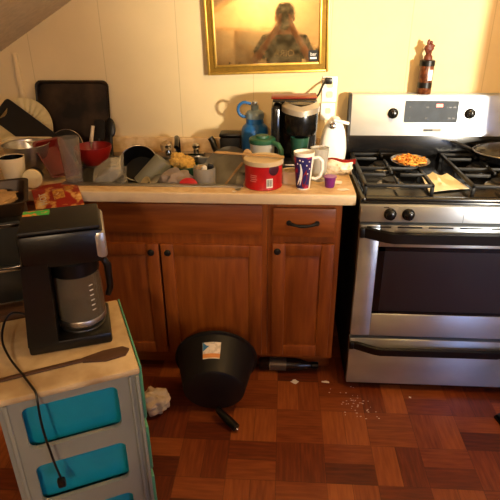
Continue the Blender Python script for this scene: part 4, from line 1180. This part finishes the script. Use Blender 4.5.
# face details on the body: nose, eyes, mouth
b = B().lump((0, .116, 1.595), (.013, .018, .022), .05, 1, 3)
for s_ in (-1, 1): b.lump((s_*.086, .015, 1.60), (.012, .02, .03), .05, 1, 3)
obj('nose_and_ears', b, M['skin'], bd)
b = B()
for s_ in (-1, 1): b.lump((s_*.03, .098, 1.625), (.012, .008, .008), 0, 1, 3)
obj('eyes', b, M['blk'], bd)
obj('mouth', B().lump((0, .101, 1.552), (.024, .008, .007), 0, 1, 3), mat('lips', '8c4a40', .5), bd)
b = B().lump((0, -.012, 1.655), (.094, .105, .085), .12, 3, 4, 2).lump((0, .06, 1.71), (.07, .05, .03), .2, 3, 3, 3)
obj('hair', b, M['hair'], t)
obj('beard', B().lump((0, .066, 1.53), (.056, .045, .034), .15, 3, 3, 4), M['hair'], t)
# shirt
b = B(); rows = [(.88, .178, .135), (1.0, .172, .130), (1.12, .168, .125), (1.25, .182, .132), (1.34, .19, .128), (1.41, .172, .105), (1.445, .11, .085), (1.46, .075, .07)]
V = []; n = 32
for z, rx, ry in rows:
    for i in range(n):
        a = 2*PI*i/n; c_, s_ = math.cos(a), math.sin(a); V.append((rx*math.copysign(abs(c_)**.85, c_), -.004+ry*math.copysign(abs(s_)**.85, s_), z))
b._add(V, [(k*n+i, k*n+(i+1) % n, (k+1)*n+(i+1) % n, (k+1)*n+i) for k in range(len(rows)-1) for i in range(n)])
for s_, ex in ((-1, -.30), (1, .27)):
    p0 = Vector((s_*.13, -.005, 1.40)); p1 = Vector((s_*.165, -.005, 1.39)); p2 = p1.lerp(Vector((ex, .10, 1.20)), .62)
    b.tube([p0, p1, p1.lerp(p2, .5), p2], [.07, .08, .074, .07], 18)
sh_ = obj('shirt', b, M['shirt'], t)
text('shirt_lettering', 'OIRA', .085, M['letter'], sh_, TR(0, .131, 1.285) @ RZ(180) @ RX(90), .003)
# trousers
b = B()
for s_ in (-1, 1):
    b.tube([(s_*.07, 0, .95), (s_*.09, 0, .84), (s_*.105, .02, .49), (s_*.11, -.01, .12)], [.105, .108, .08, .068], 20)
b.lathe([(.17, .82), (.178, .90), (.172, .97)], 32, sy=.78)
obj('trousers', b, M['jean'], t)
b = B()
for s_ in (-1, 1): b.lump((s_*.117, .045, .045), (.052, .13, .044), .05, 1, 3)
obj('shoes', b, M['blk'], t)
t = thing('phone', 'black phone held up in both hands of the person', 'phone', (PX, PY+.338, 1.545))
obj('case', B().bx(-.037, .037, -.004, .005, 0, .148, .004), M['blkg'], t)
obj('screen', B().bx(-.033, .033, -.0048, -.004, .006, .142), M['glassd'], t)

# low cupboard and shelf behind the photographer (mirror shows them)
t = thing('tall_cupboard', 'pale wooden cupboard behind the photographer, seen in the mirror', 'cupboard', (-.85, -4.2, 0))
obj('body', B().bx(-.55, .45, -.25, .22, 0, 1.52, .005), M['lam'], t)
for x0, x1 in ((-.54, -.06), (-.04, .44)):
    for z0, z1 in ((.05, .74), (.77, 1.49)):
        d = obj('door', B().bx(x0, x1, .22, .24, z0, z1, .005), M['lam_edge'], t)
        obj('knob', B().lathe([(0, 0), (.008, 0), (.015, .015), (0, .022)], 16, align((x1-.05 if x0 < -.2 else x0+.05, .24, (z0+z1)/2), (0, 1, 0))), M['blkm'], d)
t = thing('black_shelf_unit', 'dark shelf unit behind the photographer, seen in the mirror', 'shelf', (.45, -4.2, 0))
obj('top', B().bx(-.4, .4, -.28, .22, 1.29, 1.32, .004), M['lam'], t)
obj('body', B().bx(-.38, .38, -.27, .20, 0, 1.29, .004), M['blkm'], t)

# ------------------------------------------------------------------ light
def light(name, kind, loc, power, col, size=.1, rot=None, **kw):
    ld = bpy.data.lights.new(name, kind); ld.energy = power; ld.color = col
    if kind == 'POINT': ld.shadow_soft_size = size
    if kind == 'AREA': ld.size = size
    for k, v in kw.items(): setattr(ld, k, v)
    o = bpy.data.objects.new(name, ld); C.objects.link(o); o.location = loc
    if rot: o.rotation_euler = [R(a) for a in rot]
    return o
light('ceiling_lamp', 'POINT', (.45, -1.25, 2.28), 42, (1, .62, .25), .12)
light('back_room_fill', 'POINT', (-.55, -3.95, 2.05), 165, (1, .77, .52), .08)  # added fill light, brightens the far room reflected in the mirror
sp = light('floor_lamp_beam', 'SPOT', (2.3, -4.2, 1.72), 2000, (1, .87, .64), .1)
sp.data.spot_size = R(29.5); sp.data.spot_blend = 1.0; sp.data.shadow_soft_size = .13
sp.rotation_euler = (Vector((.24, 0, 1.60))-sp.location).to_track_quat('-Z', 'Y').to_euler()
wd = bpy.data.worlds.new('world'); sc.world = wd; wd.use_nodes = True
wd.node_tree.nodes['Background'].inputs[0].default_value = (.5, .6, .8, 1); wd.node_tree.nodes['Background'].inputs[1].default_value = .3
